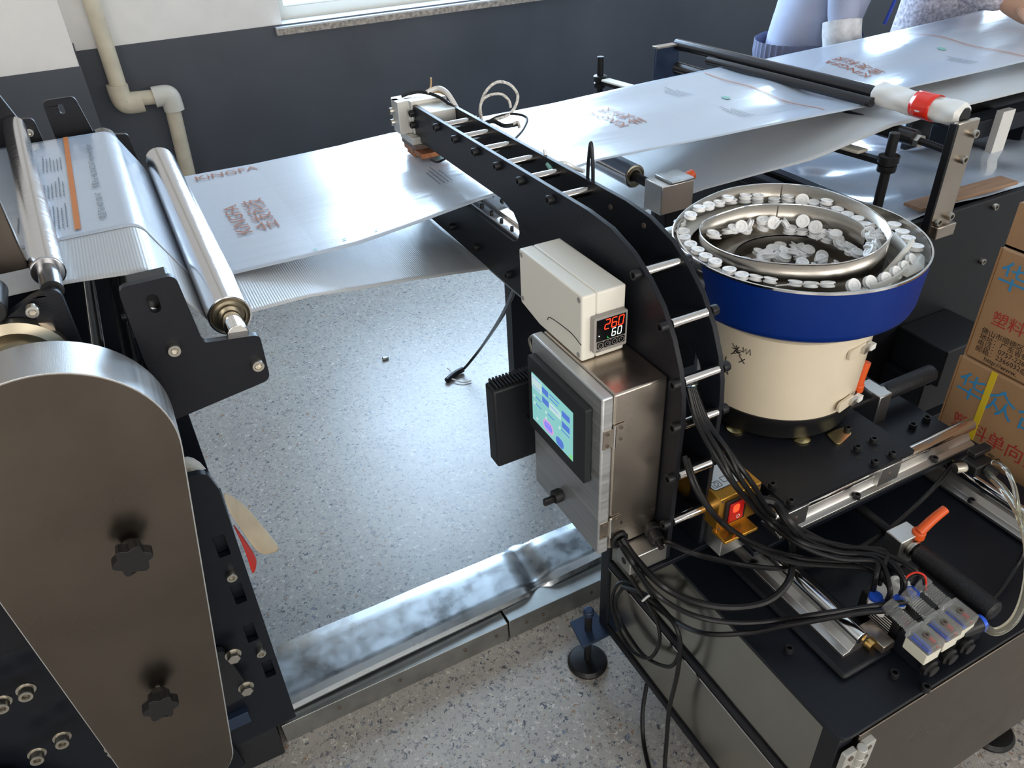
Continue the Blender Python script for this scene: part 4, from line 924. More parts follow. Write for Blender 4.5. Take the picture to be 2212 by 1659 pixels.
MB().cyl((mx0+.008, ey0-.0107, mz0+.027), (mx0+.008, ey0-.0109, mz0+.027), .0009, n=10).build('indicator', 'led_white', mt)
for k in range(4):
    b_ = MB().prism([rrect(mx0+.005+k*.0117, mx0+.0155+k*.0117, mz0+.006, mz0+.0165, .0015)], FY, ey0-.0112, ey0-.010).build('button', 'meter_face', mt, bevel=.0004)
    xc = mx0+.01025+k*.0117; zc2 = mz0+.01125
    MB().prism([circle(xc, zc2, .0042, 20), circle(xc, zc2, .0036, 20)[::-1]], FY, ey0-.0115, ey0-.0112).build('button_ring', 'meter_bezel', b_)
    text('-<∨∧'[k] if k < 2 else ('v', '^')[k-2], (xc-.0014, ey0-.0113, zc2-.0016), (1, 0, 0), (0, 0, 1), .005, 'meter_bezel', b_, 'button_mark', off=.0003)
text('RKRT', (mx0+.004, ey0-.010, mz0+.0015), (1, 0, 0), (0, 0, 1), .0035, 'ink_black', mt, 'maker_mark')
# black supply box behind
ab = thing('power_supply', 'black ribbed plastic box hanging behind the stainless control box', 'power supply', (.46, .93, .67))
MB().box(.413, .56, .925, .958, .668, .828).build('case', 'black_panel', ab, bevel=.004)
for k in range(22): MB().box(.42+k*.0062, .4232+k*.0062, .927, .957, .828, .834).build('rib', 'black_plastic', ab)
MB().box(.47, .56, .88, .926, .74, .76).build('hanger', 'black_panel', ab)
# ================================================================== feeder drive controller (gold)
gb = thing('vibration_controller', 'gold box with red lit switch and silver keypad behind the black cables', 'controller', (.68, .67, .662))
MB().box(.640, .720, .626, .724, .664, .730).build('case', 'gold_anodised', gb, bevel=.0015)
MB().box(.636, .700, .600, .632, .660, .666).build('base_lip', 'gold_anodised', gb, bevel=.001)
kp = MB().prism([rrect(.644, .716, .645, .718, .006)], FZ, .730, .7304).build('keypad_border', 'ink_black', gb)
MB().prism([rrect(.6455, .7145, .6465, .7165, .005)], FZ, .7304, .7308).build('keypad', 'label_silver', gb)
def key(x, y, w, h, r=.002):
    MB().prism([rrect(x-w/2, x+w/2, y-h/2, y+h/2, r), rrect(x-w/2+.0008, x+w/2-.0008, y-h/2+.0008, y+h/2-.0008, r*.7)[::-1]], FZ, .7308, .7311).build('key_outline', 'ink_black', gb)
key(.656, .656, .016, .013); key(.675, .660, .012, .012); key(.705, .668, .014, .014, .0068); key(.704, .688, .014, .014, .0068)
MB().prism([[(.699, .671), (.711, .671), (.705, .663)]], FZ, .7308, .7312).build('arrow_mark', 'ink_black', gb)
MB().prism([[(.698, .685), (.704, .692), (.710, .685)]], FZ, .7308, .7312).build('arrow_mark', 'ink_black', gb)
MB().prism([circle(.656, .656, .004, 20), circle(.656, .656, .0033, 20)[::-1]], FZ, .7309, .7312).build('power_mark', 'ink_black', gb)
mb = MB()
for k in range(6): mb.box(.6475, .6475+.012+.003*(k % 2), .668+k*.004, .6692+k*.004, .7308, .7311)
mb.build('small_print', 'ink_grey', gb)
for x0, x1, y0, y1 in ((.648, .660, .696, .708), (.688, .708, .700, .712)):
    MB().prism([rrect(x0, x1, y0, y1, .001)], FZ, .7308, .7312).build('display_window', 'red_plastic', gb); 
    seg = MB()
    for k in range(2): seg.box(x0+.002+k*.005, x0+.0055+k*.005, y0+.002, y1-.002, .7312, .7314)
    seg.build('digit', 'led_red', gb)
rkb = MB().box(.650, .690, .622, .6262, .674, .722).build('switch_frame', 'black_plastic', gb, bevel=.001)
MB().prism([[(.656, .679), (.684, .679), (.684, .717), (.656, .717)]], FY, .6195, .622).build('rocker', 'rocker_red', rkb, bevel=.001)
MB().prism([rrect(.662, .674, .698, .714, .004)], FY, .6191, .6196).build('rocker_light', 'led_red', rkb)
MB().prism([circle(.674, .687, .0035, 18), circle(.674, .687, .0029, 18)[::-1]], FY, .6190, .6196).build('rocker_mark', 'label_white', rkb)
for x in (.644, .716): 
    for z in (.668, .725): screw('flat', (x, .6262, z), (0, -1, 0), gb, 'screw', .7)
# ================================================================== lead screws with handles
def handle_unit(label, name, a, b, blk, lev, ax, sl):
    t = thing(name, label, 'handle', blk)
    A = Vector(a); B = Vector(b); d = (B-A).normalized()
    hd_ = MB().lathe([(.014, 0), (.017, .004), (.017, (B-A).length-.004), (.013, (B-A).length)], A, d, n=40).build('grip', 'knurl', t)
    MB().lathe([(.019, 0), (.019, .005), (.012, .007), (.012, .010), (.016, .012), (.016, .016)], A-d*.020, d, n=28).build('collar', 'bolt_steel', t)
    MB().cyl(A-d*sl, A+d*.01, .0085, n=18).build('lead_screw', 'bolt_black', t)
    X, Y, Z = blk; w = (.016, .028, .022) if ax == 'x' else (.024, .016, .022)
    MB().box(X-w[0], X+w[0], Y-w[1], Y+w[1], Z-w[2]-.02, Z+w[2]).build('clamp_block', 'aluminium', t, bevel=.002)
    L0 = Vector(lev[0]); L1 = Vector(lev[1])
    MB().cyl(Vector(blk), L0, .006, n=14).build('lever_stud', 'bolt_black', t)
    lv = MB().tube([L0+Vector((0, 0, -.012)), L0+Vector((0, 0, .004))], .011, n=20, smooth_path=False).build('lever_hub', 'orange_lever', t, bevel=.002)
    MB().tube([L0, L0*.5+L1*.5+Vector((0, 0, .003)), L1], .0085, n=14, rf=lambda q: 1.-.15*q).build('clamp_lever', 'orange_lever', t)
    return t
def knurl():
    m = mat('knurl', (.016, .017, .02), .45, metal=.2); nt = m.node_tree; b = nt.nodes['Principled BSDF']; tc = nt.nodes.new('ShaderNodeTexCoord')
    v = nt.nodes.new('ShaderNodeTexVoronoi'); v.inputs['Scale'].default_value = 420; nt.links.new(tc.outputs['Object'], v.inputs[0])
    bp = nt.nodes.new('ShaderNodeBump'); bp.inputs['Strength'].default_value = .8; bp.inputs['Distance'].default_value = .0008
    nt.links.new(v.outputs['Distance'], bp.inputs['Height']); nt.links.new(bp.outputs[0], b.inputs['Normal'])
knurl()
handle_unit('black knurled handle with orange clamp lever lying on the slide table', 'adjusting_handle', (.952, .490, .578), (.952, .352, .578), (.950, .520, .578), (tuple(P(1985, 1150, z=.60)), tuple(P(2042, 1100, z=.628))), 'y', .18)
handle_unit('black handle with orange clamp lever standing up beside the cream drum', 'adjusting_handle', (1.165, .765, .65), (1.30, .765, .65), (1.135, .765, .65), (tuple(P(1853, 832, y=.735)), tuple(P(1873, 782, y=.735))), 'x', .10)
# ================================================================== valve manifold
vm = thing('valve_manifold', 'black pneumatic valve manifold with three clear coil plugs on the slide table', 'valve', (.86, .40, TZ))
MB().box(.806, .935, .350, .402, TZ, .574).build('base_block', 'black_coat', vm, bevel=.002)
MB().box(.808, .835, .402, .475, TZ, .588).build('valve_body', 'black_plastic', vm, bevel=.002)
MB().box(.838, .94, .402, .470, TZ, .572).build('valve_body', 'black_plastic', vm, bevel=.002)
mb = MB()
for k in range(7): mb.box(.8076, .8081, .415+.0, .415+.03+.012*((k*7) % 3)/2, .545+k*.005, .5465+k*.005)
mb.build('small_print', 'label_white', vm)
cz = .598
for k, (px, py) in enumerate(((1997, 1368), (2036, 1341), (2070, 1316))):
    q = P(px, py, z=.610); x, y = q.x, q.y
    co = MB().box(x-.0150, x+.0150, y-.022, y+.015, .572, .5945).build('coil', 'coil_white', vm, bevel=.0015)
    MB().box(x-.0158, x+.0158, y-.023, y+.017, .5945, .611).build('clear_cover', 'clear_plastic', co, bevel=.002)
    screw('flat', (x-.002, y-.004, .611), (0, 0, 1), co, 'cover_screw', 1.6)
    MB().box(x-.010, x-.006, y-.018, y+.010, .595, .600).build('circuit', 'blue_plastic', co); MB().box(x+.006, x+.009, y-.014, y-.004, .595, .600).build('circuit', 'red_plastic', co)
    gl = MB()
    pf = []
    for i in range(9): pf += [(.0105, .006+i*.0032), (.0092, .0072+i*.0032), (.0092, .0082+i*.0032)]
    gl.lathe([(.011, 0), (.011, .006)]+pf+[(.0125, .036), (.0125, .046), (.006, .047)], (x, y+.016, .602), (-.05, 1, .12), n=20); gl.build('cable_plug', 'clear_plastic', co)
    MB().lathe([(.0135, 0), (.0145, -.003), (.0145, -.008), (.010, -.010), (.010, -.014), (0, -.014)], (x+.006, .350, .553), (0, 1, 0), n=10).build('coil_nut', 'black_plastic', co)
MB().lathe([(.0065, 0), (.0065, .005), (.004, .006), (0, .006)], P(1953, 1347, z=.575), n=16).build('override_button', 'red_plastic', vm)
for px, py, z in ((1892, 1288, .598), (1944, 1296, .598), (1972, 1278, .596), (1908, 1306, .59)):
    q = P(px, py, z=z); f_ = MB().cyl((q.x, q.y, z-.018), (q.x, q.y, z-.004), .0105, n=6).build('push_fitting', 'white_plastic', vm, bevel=.001)
    MB().lathe([(.010, 0), (.0105, .003), (.0095, .006), (.007, .006)], (q.x, q.y, z-.004), n=20).build('release_ring', 'blue_plastic', f_)
q = P(1930, 1262, z=.59); MB().prism([[(q.x-.05, q.y-.012), (q.x+.02, q.y-.026), (q.x+.03, q.y+.004), (q.x-.02, q.y+.014)]], FZ, .584, .590).build('port_plate', 'white_plastic', vm, bevel=.001)
q = P(1938, 1262, z=.592); MB().lathe([(.012, 0), (.012, .01), (.009, .012), (.006, .012), (.006, .006), (0, .006)], (q.x, q.y, .588), n=22, cap=False).build('plug_socket', 'white_plastic', vm)
q = P(1903, 1375, z=.56); MB().box(q.x-.012, q.x+.012, q.y-.016, q.y+.03, .545, .560).build('mount_bracket', 'stainless', vm, bevel=.001)
q = P(1884, 1392, z=.552); MB().lathe([(.010, 0), (.0105, .01), (.009, .012)], (q.x, q.y-.004, .551), (0, 1, 0), n=24).build('silencer', 'brass', vm)
q = P(2100, 1353, z=.575); EL = q.copy(); MB().tube([(q.x-.022, q.y+.004, .575), (q.x-.004, q.y, .577), (q.x+.010, q.y-.002, .577)], .012, n=18).build('elbow_fitting', 'black_plastic', vm)
MB().cyl((q.x+.010, q.y-.002, .577), (q.x+.016, q.y-.003, .577), .0125, n=20).build('release_ring', 'blue_plastic', vm)
# hand shut-off valve on the cross rail end
hv = thing('shutoff_valve', 'small black hand shut-off valve at the end of the cross rail', 'valve', tuple(P(2110, 1000, z=.625)))
q = P(2108, 1000, z=.625)
MB().box(q.x-.022, q.x+.022, q.y-.016, q.y+.016, .610, .634).build('valve_body', 'black_plastic', hv, bevel=.003)
MB().box(q.x-.006, q.x+.038, q.y+.002, q.y+.018, .634, .645).build('valve_lever', 'black_plastic', hv, bevel=.002)
MB().cyl((q.x+.006, q.y-.014, .620), (q.x+.012, q.y-.034, .616), .011, n=18).build('fitting', 'black_plastic', hv)
MB().cyl((q.x-.022, q.y+.004, .622), (q.x-.04, q.y+.01, .622), .009, n=18).build('fitting', 'bolt_steel', hv)
# ================================================================== cables and tubes
def cable(pts, r, label, m='black_rubber', nm='cable', group='black cables', n=8, cat='cable'):
    return tag(MB().tube(pts, r, n=n).build(nm, m), label, cat, group)
def Z(px, py, z): return P(px, py, z=z)
def Xp(px, py, x): return P(px, py, x=x)
B0 = [(1488, 850, .72, .64), (1512, 925, .80, .62)]
# bundle down from the arm to the manifold
ends = [(1886, 1275, .60), (1916, 1298, .60), (1946, 1282, .602), (1972, 1262, .60), (1900, 1262, .602)]
names = ['leftmost cable', 'second cable', 'third cable', 'fourth cable', 'rearmost cable']
for k in range(5):
    o = (0, 8, 17, 25, 33)[k]; w_ = (0, -7, 4, -5, 6)[k]
    pts = [P(1486+o*.4, 838, y=.668), P(1505+o*.7, 910, y=.642), P(1545+o, 985-o*.3+w_, y=.60), P(1592+o*.9+w_, 1055-o*.2, y=.575), P(1650+o*.6, 1120-o*.4+w_, z=.655+.004*(k % 2)),
           P(1725+o*.3, 1176-o*.9, z=.638+.004*(k % 2)), P(1810, 1207-o*1.0+w_, z=.63), P(1890+o*.6, 1213-o*.7, z=.635), P(ends[k][0]+6, ends[k][1]-30, z=.632), P(ends[k][0], ends[k][1], z=ends[k][2])]
    cable(pts, .0040, 'black %s of the bundle from the sealing arm to the valve manifold' % names[k])
# two lower cables from arm base
cable([P(1478, 985, y=.650), P(1500, 1050, y=.62), P(1545, 1115, y=.60), P(1610, 1170, z=.625), P(1700, 1212, z=.61), P(1800, 1222, z=.605), P(1870, 1228, z=.61), P(1918, 1262, z=.62), P(1922, 1300, z=.60)], .0042, 'black cable swinging low from the arm base to the valve manifold')
cable([P(1484, 990, y=.650), P(1510, 1060, y=.62), P(1560, 1128, y=.60), P(1640, 1178, z=.62), P(1730, 1205, z=.61), P(1830, 1212, z=.61), P(1905, 1205, z=.63), P(1945, 1235, z=.63), P(1950, 1285, z=.602)], .0040, 'black cable running just above the low one to the valve manifold')
# gold box lead (thick sleeve)
cable([Vector((.712, .628, .695)), P(1672, 1085, z=.69), P(1702, 1125, z=.675), P(1740, 1165, z=.63), P(1790, 1190, z=.585), P(1850, 1215, z=.555)], .0075, 'thick black sleeved lead coming out of the gold controller')
# from the control box grommet
hq = HOLE+Vector((0, -.003, 0))
cable([hq+Vector((.004, 0, .003)), P(1372, 1205, y=.655), P(1430, 1265, y=.60), P(1500, 1300, z=.59), P(1580, 1312, z=.57), P(1655, 1300, z=.575), P(1700, 1262, z=.59), P(1712, 1215, z=.60), P(1710, 1160, z=.61)], .0058, 'thick black cable looping from the control box over the left rail')
cable([hq+Vector((-.002, 0, 0)), P(1365, 1215, y=.65), P(1420, 1285, y=.59), P(1500, 1330, z=.575), P(1590, 1345, z=.56), P(1680, 1340, z=.572), P(1780, 1325, z=.60), P(1880, 1310, z=.605), P(1960, 1300, z=.60)], .0042, 'black cable from the control box to the valve coils')
cable([hq+Vector((.002, 0, -.003)), P(1375, 1230, y=.645), P(1412, 1290, x=.60), P(1450, 1335, x=.61), P(1520, 1368, z=.545), P(1620, 1366, z=.55), P(1720, 1348, z=.585), P(1850, 1325, z=.605), P(1945, 1318, z=.60)], .0042, 'black printed cable crossing the steel side panel to the valve coils')
xs = .612
cable([hq+Vector((-.004, 0, -.002)), Xp(1348, 1215, .56), Xp(1372, 1262, .585), Xp(1398, 1300, .60), Xp(1420, 1345, xs), Xp(1424, 1390, xs), Xp(1402, 1422, xs), Xp(1365, 1405, xs), Xp(1335, 1355, xs), Xp(1322, 1300, xs), Xp(1335, 1262, xs), Xp(1365, 1262, xs), Xp(1400, 1300, .606), Xp(1450, 1340, .606), Xp(1470, 1385, .610), Xp(1462, 1425, .612), Xp(1440, 1440, .612), Xp(1390, 1415, .614), Xp(1345, 1350, .616), Xp(1330, 1300, .616), Xp(1345, 1270, .616)], .0036, 'coiled black cable tied in a loop below the control box')
cable([Xp(1345, 1268, .605), Xp(1395, 1285, .598), Xp(1445, 1330, .60), Xp(1468, 1380, .60), Xp(1464, 1450, .602), Xp(1446, 1530, .604), Xp(1440, 1600, .60), Xp(1436, 1659, .59), Xp(1436, 1720, .58)], .0042, 'black cable hanging straight down in front of the steel side panel')
MB_t = MB().tube([Xp(1388, 1298, .590), Xp(1400, 1288, .590), Xp(1408, 1284, .594)], .0022, n=6); tag(MB_t.build('cable_tie', 'white_plastic'), 'small white tie around the coiled cable', 'cable tie')
cable([P(1397, 1478, z=.10), P(1388, 1540, z=.05), P(1390, 1600, z=.012), P(1402, 1659, z=.006), P(1420, 1720, z=.006)], .0045, 'black cable running on the floor under the base cabinet')
cable([PLUG+Vector((.004, -.02, -.002)), P(1450, 1175, y=.63), P(1500, 1196, y=.60), P(1580, 1216, z=.61), P(1680, 1228, z=.59), P(1770, 1218, z=.575), P(1840, 1192, z=.57), P(1910, 1150, z=.57), P(1975, 1095, z=.575), P(2020, 1050, z=.59), P(2062, 1000, z=.60)], .0042, 'black cable from the control box plug across the table to the rail end')
cable([P(1960, 1285, z=.60), P(1952, 1255, z=.62), P(1975, 1237, z=.632), P(1998, 1245, z=.63), P(2000, 1275, z=.605)], .0016, 'thin red and black wire bent over the valve manifold', 'red_plastic', 'wire')
cable([P(1962, 1288, z=.60), P(1956, 1260, z=.618), P(1978, 1242, z=.628), P(1994, 1250, z=.626), P(1996, 1280, z=.60)], .0016, 'thin black wire bent over the valve manifold', 'black_rubber', 'wire')
cable([P(2135, 1305, z=.56), P(2165, 1270, z=.545), P(2195, 1225, z=.55), P(2215, 1180, z=.58), P(2230, 1100, z=.60)], .0035, 'thin black hose curving from under the knurled handle to the right edge')
tgl = 'clear air tubes'
cable([Vector((EL.x+.014, EL.y-.002, .577)), P(2150, 1365, z=.58), P(2190, 1340, z=.59), P(2215, 1280, z=.61), P(2222, 1200, z=.63), P(2205, 1120, z=.635), P(2170, 1060, z=.63), P(2145, 1035, z=.622), P(2128, 1012, z=.618)], .0062, 'thick clear air tube from the manifold elbow up to the shut-off valve', 'tube_clear', 'air_tube', tgl, 12, 'tube')
cable([P(2142, 998, z=.63), P(2170, 1010, z=.645), P(2190, 1050, z=.65), P(2200, 1100, z=.645), P(2212, 1150, z=.62), P(2225, 1190, z=.60)], .0040, 'thin clear air tube arching at the right edge of the picture', 'tube_clear', 'air_tube', tgl, 10, 'tube')
# cable to the floor under the lower arm
cable([P(1118, 600, y=1.16), P(1105, 640, y=1.25), P(1080, 690, y=1.45), P(1040, 750, z=.18), P(1010, 788, z=.05), P(995, 803, z=.012)], .0050, 'black cable hanging from the lower arm down to the floor')
fp_ = thing('cable_end', 'taped cable end with stripped wires lying on the terrazzo floor', 'cable', tuple(P(988, 815, z=0)))
MB().tube([P(1000, 798, z=.014), P(982, 808, z=.012), P(965, 822, z=.010)], .010, n=10).build('taped_end', 'black_rubber', fp_)
MB().tube([P(975, 818, z=.010), P(1000, 826, z=.006), P(1018, 822, z=.006)], .0025, n=6).build('bare_wire', 'wire_white', fp_)
MB().tube([P(980, 812, z=.012), P(972, 800, z=.022), P(965, 795, z=.03)], .0018, n=6).build('bare_wire', 'wire_white', fp_)
tag(MB().box(P(833, 777, z=0).x-.012, P(833, 777, z=0).x+.012, P(833, 777, z=0).y-.008, P(833, 777, z=0).y+.008, 0, .012).build('floor_scrap', 'galvanised_dull', bevel=.004), 'tiny metal scrap lying alone on the open floor', 'scrap')
# wires at the sealing head ---------------------------------------------------
def wire(pts, r, m, label): return cable(pts, r, label, m, 'wire', 'wires at the sealing head', 8, 'wire')
yh = 1.60
wire([P(868, 208, y=1.62), P(885, 202, y=1.62), P(910, 199, y=1.61), P(945, 208, y=1.58), P(975, 228, y=1.54), P(1000, 246, y=1.50)], .0035, 'black_rubber', 'black wire arching over the air cylinder of the sealing head')
wire([P(922, 200, y=1.60), P(945, 191, y=1.60), P(965, 200, y=1.57), P(982, 225, y=1.54), P(995, 250, y=1.52)], .0055, 'wire_white', 'thick white wire arching down beside the air cylinder')
wire([P(925, 196, y=1.61), P(950, 197, y=1.60), P(970, 206, y=1.58)], .0048, 'wire_tan', 'short tan sleeve over the white wire at the head')
wire([P(922, 198, y=1.61), P(930, 188, y=1.61), P(931, 168, y=1.61)], .0018, 'wire_tan', 'thin frayed tan wire sticking straight up at the head')
wire([P(1040, 265, y=1.46), P(1037, 235, y=1.47), P(1048, 200, y=1.48), P(1072, 178, y=1.48), P(1100, 182, y=1.48), P(1118, 205, y=1.47), P(1112, 232, y=1.46), P(1095, 250, y=1.45), P(1070, 258, y=1.44)], .0030, 'braid', 'tall braided silver wire loop standing on the arm')
wire([P(1042, 265, y=1.46), P(1038, 228, y=1.46), P(1052, 208, y=1.46), P(1080, 203, y=1.46), P(1098, 215, y=1.45), P(1103, 232, y=1.45)], .0028, 'braid', 'lower braided silver wire loop inside the tall one')
wire([P(1045, 268, y=1.45), P(1075, 252, y=1.45), P(1110, 246, y=1.45), P(1138, 255, y=1.42), P(1130, 280, y=1.38), P(1110, 302, y=1.34)], .0026, 'black_rubber', 'thin black wire hanging over the edge of the rear arm plate')
wire([P(1040, 268, y=1.45), P(1065, 262, y=1.44), P(1090, 272, y=1.42), P(1118, 268, y=1.41)], .0045, 'black_rubber', 'short taped black connector lying on the film behind the arm')
wire([P(1108, 268, y=1.41), P(1118, 264, y=1.41), P(1122, 276, y=1.41)], .0032, 'braid', 'silver wire ferrule at the end of the taped connector')
wire([P(930, 345, y=1.51), P(945, 350, y=1.48), P(962, 343, y=1.47), P(970, 338, y=1.46)], .0022, 'black_rubber', 'small black wire loop under the copper jaw')
wire([P(1185, 365, x=.642), P(1180, 345, x=.642), P(1176, 322, x=.642)], .0030, 'clear_bag', 'clear tie end standing up on the rear arm plate')
wire([P(1186, 362, x=.642), P(1215, 352, x=.66), P(1240, 362, x=.68), P(1262, 370, x=.69)], .0040, 'clear_bag', 'clear tie tail lying across the rear arm plate')
wire([P(1183, 355, x=.636), P(1190, 366, x=.632), P(1190, 380, x=.63)], .0040, 'ink_green', 'green tie wrapped around a spacer rod')
# ================================================================== idler roller and clamp block behind the bowl
ir = thing('idler_roller', 'steel idler roller with clamp block behind the feeder bowl, under the film', 'roller', (1.0, 1.35, .93))
RX2, RZ2 = .985, .945
a = P(1383, 387, z=RZ2); RX2 = a.x
R2 = MB().lathe([(0, 1.345), (.022, 1.345), (.022, 1.342), (.0255, 1.342), (.0255, 1.80), (0, 1.80)], (RX2, 0, RZ2), (0, 1, 0), n=40).build('roller', 'roller_steel', ir)
MB().lathe([(.010, 0), (.014, -.002), (.014, .001), (.021, .001), (.021, -.001), (.0235, 0)], (RX2, 1.342, RZ2), (0, 1, 0), n=28, cap=False).build('bearing', 'bearing', R2)
MB().cyl((RX2, 1.25, RZ2), (RX2, 1.345, RZ2), .010, n=18).build('shaft', 'bolt_black', R2)
kb = MB().box(RX2-.022, RX2+.060, 1.215, 1.275, RZ2-.042, RZ2+.020).build('clamp_block', 'aluminium', ir, bevel=.002)
MB().box(RX2+.0, RX2+.058, 1.213, 1.272, RZ2+.020, RZ2+.026).build('clamp_cap', 'galvanised', ir, bevel=.002)
MB().cyl((RX2+.06, 1.25, RZ2+.01), (RX2+.085, 1.25, RZ2+.016), .011, n=16).build('clamp_lever', 'orange_lever', ir, bevel=.003)
MB().box(RX2-.0, RX2+.05, 1.225, 1.265, .60, RZ2-.042).build('post', 'black_coat', ir, bevel=.002)
MB().box(RX2-.06, RX2+.10, 1.20, 1.90, .56, .60).build('base_bar', 'black_coat', ir, bevel=.002)
MB().box(RX2-.06, RX2+.10, 1.20, 1.24, .0, .56).build('leg', 'black_coat', ir); MB().box(RX2-.06, RX2+.10, 1.86, 1.90, .0, .56).build('leg', 'black_coat', ir)
# ================================================================== film guide frame over the conveyor
gf = thing('film_guide_frame', 'frame of polished end brackets holding black bars across the film', 'frame', (1.63, 1.55, .79))
pm = MB().box(1.597, 1.668, 1.052, 1.064, .765, 1.020).build('end_bracket', 'stainless', gf, bevel=.003)
MB().box(1.590, 1.598, 1.050, 1.068, .765, 1.018).build('bracket_flange', 'bolt_black', pm, bevel=.001)
for px, py in ((2075, 305), (2058, 312)): pass
for x, z in ((1.652, .99), (1.64, .935), (1.613, .795), (1.652, .80)): screw('steel', (x, 1.052, z), (0, -1, 0), pm, s=1.1)
MB().box(1.605, 1.668, 1.035, 1.055, .755, .785).build('clamp_block', 'stainless', pm, bevel=.002)
fm = MB().box(1.535, 1.625, 2.045, 2.055, .78, 1.020).build('end_bracket', 'blue_metal', gf, bevel=.002)
MB().box(1.530, 1.628, 2.03, 2.058, 1.018, 1.024).build('bracket_cap', 'stainless', fm, bevel=.001)
MB().cyl((1.632, 1.066, 1.028), (1.617, 2.05, 1.018), .0165, n=28).build('top_bar', 'roller_black', gf)
MB().cyl((1.596, 1.28, 1.014), (1.585, 1.86, 1.008), .0115, n=24).build('press_bar', 'roller_black', gf)
b2 = MB().cyl((1.605, 1.15, .962), (1.585, 2.00, .962), .018, n=28).build('support_roller', 'roller_black', gf)
MB().cyl((1.607, 1.06, .955), (1.605, 1.16, .960), .008, n=16).build('shaft', 'bolt_black', b2); MB().cyl((1.606, 1.135, .958), (1.606, 1.150, .958), .015, n=6).build('nut', 'bolt_steel', b2)
# white wrap with red tape
wr = thing('wrapped_bar_end', 'white plastic wrap with red tape around the near end of the black bar', 'wrap', (1.63, 1.18, 1.0))
def wrapf(u, v):
    y = 1.066+u*.235; t = 2*math.pi*v; r_ = .0275+.0016*math.sin(5*t+u*9)+.001*math.sin(3*t-u*21)
    if u < .03 or u > .97: r_ = .018
    return (1.632-.003*u+r_*math.cos(t), y, 1.026+r_*.95*math.sin(t))
MB().grid(wrapf, 28, 32).build('plastic_wrap', 'wrap_white', wr)
MB().grid(lambda u, v: (1.631+.0300*math.cos(2*math.pi*v), 1.135+u*.052, 1.0265+.0290*math.sin(2*math.pi*v)), 4, 32).build('red_tape', 'tape_red', wr, solid=.0006)
# felt pad bar with two threaded posts
fr_ = thing('padded_bar', 'black bar with a felt pad held between two upright black posts', 'bar', (1.53, 1.7, .9))
def post(x, y, z0, z1, zc, m='bolt_black'):
    c = MB().cyl((x, y, z0), (x, y, z1), .0115, n=20).build('post', m, fr_, bevel=.001)
    MB().lathe([(.020, -.024), (.021, -.022), (.021, -.010), (.017, -.009), (.017, -.004), (.023, -.003), (.023, .012), (.02, .014), (0, .014)], (x, y, zc), n=28).build('collar', 'bolt_black', c)
post(1.53, 1.15, .80, .988, .925)
fy = 2.30; fx = P(1297, 150, y=fy).x; fz1 = P(1298, 122, y=fy).z; fzc = P(1297, 172, y=fy).z
post(fx, fy, .55, fz1, fzc)
A = Vector((1.53, 1.16, .925)); B = Vector((fx, fy, fzc)); 
dv = (B-A).normalized(); sd = dv.cross(Vector((0, 0, 1))).normalized()
def barbox(a, b, w, h, z):
    A_ = a+Vector((0, 0, z)); B_ = b+Vector((0, 0, z)); mb = MB(); 
    V = [p+sd*s_*w+Vector((0, 0, t_)) for p in (A_, B_) for s_, t_ in ((-1, 0), (1, 0), (1, h), (-1, h))]
    return mb.add(V, [(0, 1, 2, 3), (7, 6, 5, 4), (0, 4, 5, 1), (1, 5, 6, 2), (2, 6, 7, 3), (3, 7, 4, 0)])
barbox(A, B, .010, .012, -.012).build('bar', 'bolt_black', fr_, bevel=.001)
barbox(A+dv*.06, B-dv*.03, .017, .008, 0).build('felt_pad', 'felt', fr_, bevel=.003)
MB().box(fx-.03, fx+.03, fy-.03, fy+.03, 0, .56).build('floor_stand', 'black_panel', fr_, bevel=.003)
# ================================================================== conveyor table at the right
ct = thing('conveyor_table', 'black panelled conveyor table behind the feeder bowl at the right', 'table', (2.3, 1.5, 0))
TX0, TX1, TY0, TY1, TT = 1.475, 4.4, 1.075, 1.94, .785
MB().box(TX0, TX1, TY0, TY0+.015, .06, TT+.004).build('front_panel', 'black_panel', ct, bevel=.002)
MB().box(TX0, TX0+.015, TY0+.015, TY1, .06, TT-.01).build('end_panel', 'black_panel', ct, bevel=.002)
MB().box(TX0, TX1, TY0+.015, TY1, TT-.03, TT-.008).build('table_top', 'black_sheet', ct)
for dx, m in ((-.02, 'black_sheet'), (.035, 'roller_black')):
    MB().box(TX0+dx, TX0+dx+.035, TY0-.0, TY1, TT-.012, TT+.012+abs(dx)*.3).build('edge_beam', m, ct, bevel=.004)
MB().box(1.62, 1.80, .93, 1.075, .395, .50).build('motor_cover', 'black_panel', ct, bevel=.004)
MB().box(1.60, 1.86, .95, 1.075, .30, .395).build('motor_cover', 'black_panel', ct, bevel=.004)
MB().box(TX0-.05, TX1, 1.03, 1.075, .10, .16).build('foot_beam', 'black_coat', ct, bevel=.003)
for x in (1.52, 2.6, 3.9):
    for y in (1.12, 1.90): MB().box(x-.03, x+.03, y-.03, y+.03, 0, .1).build('leg', 'black_coat', ct)
for px, py in ((2145, 445), (2118, 563), (1862, 745), (2072, 785), (2040, 810), (1980, 850)):
    q = P(px, py, y=TY0); screw('steel', (q.x, TY0, q.z), (0, -1, 0), ct)
MB().box(1.95, 4.3, 1.30, 1.36, TT+.05, TT+.10).build('rear_beam', 'black_sheet', ct, bevel=.003); MB().box(1.95, 4.3, 1.42, 1.44, TT+.01, TT+.16).build('rear_beam', 'roller_black', ct, bevel=.003)
MB().box(2.12, 2.17, 1.28, 1.30, TT, TT+.12).build('white_upright', 'label_white', ct)
for x in (2.3, 3.4): MB().box(x-.03, x+.03, 1.30, 1.44, TT-.01, TT+.06).build('beam_post', 'black_coat', ct)
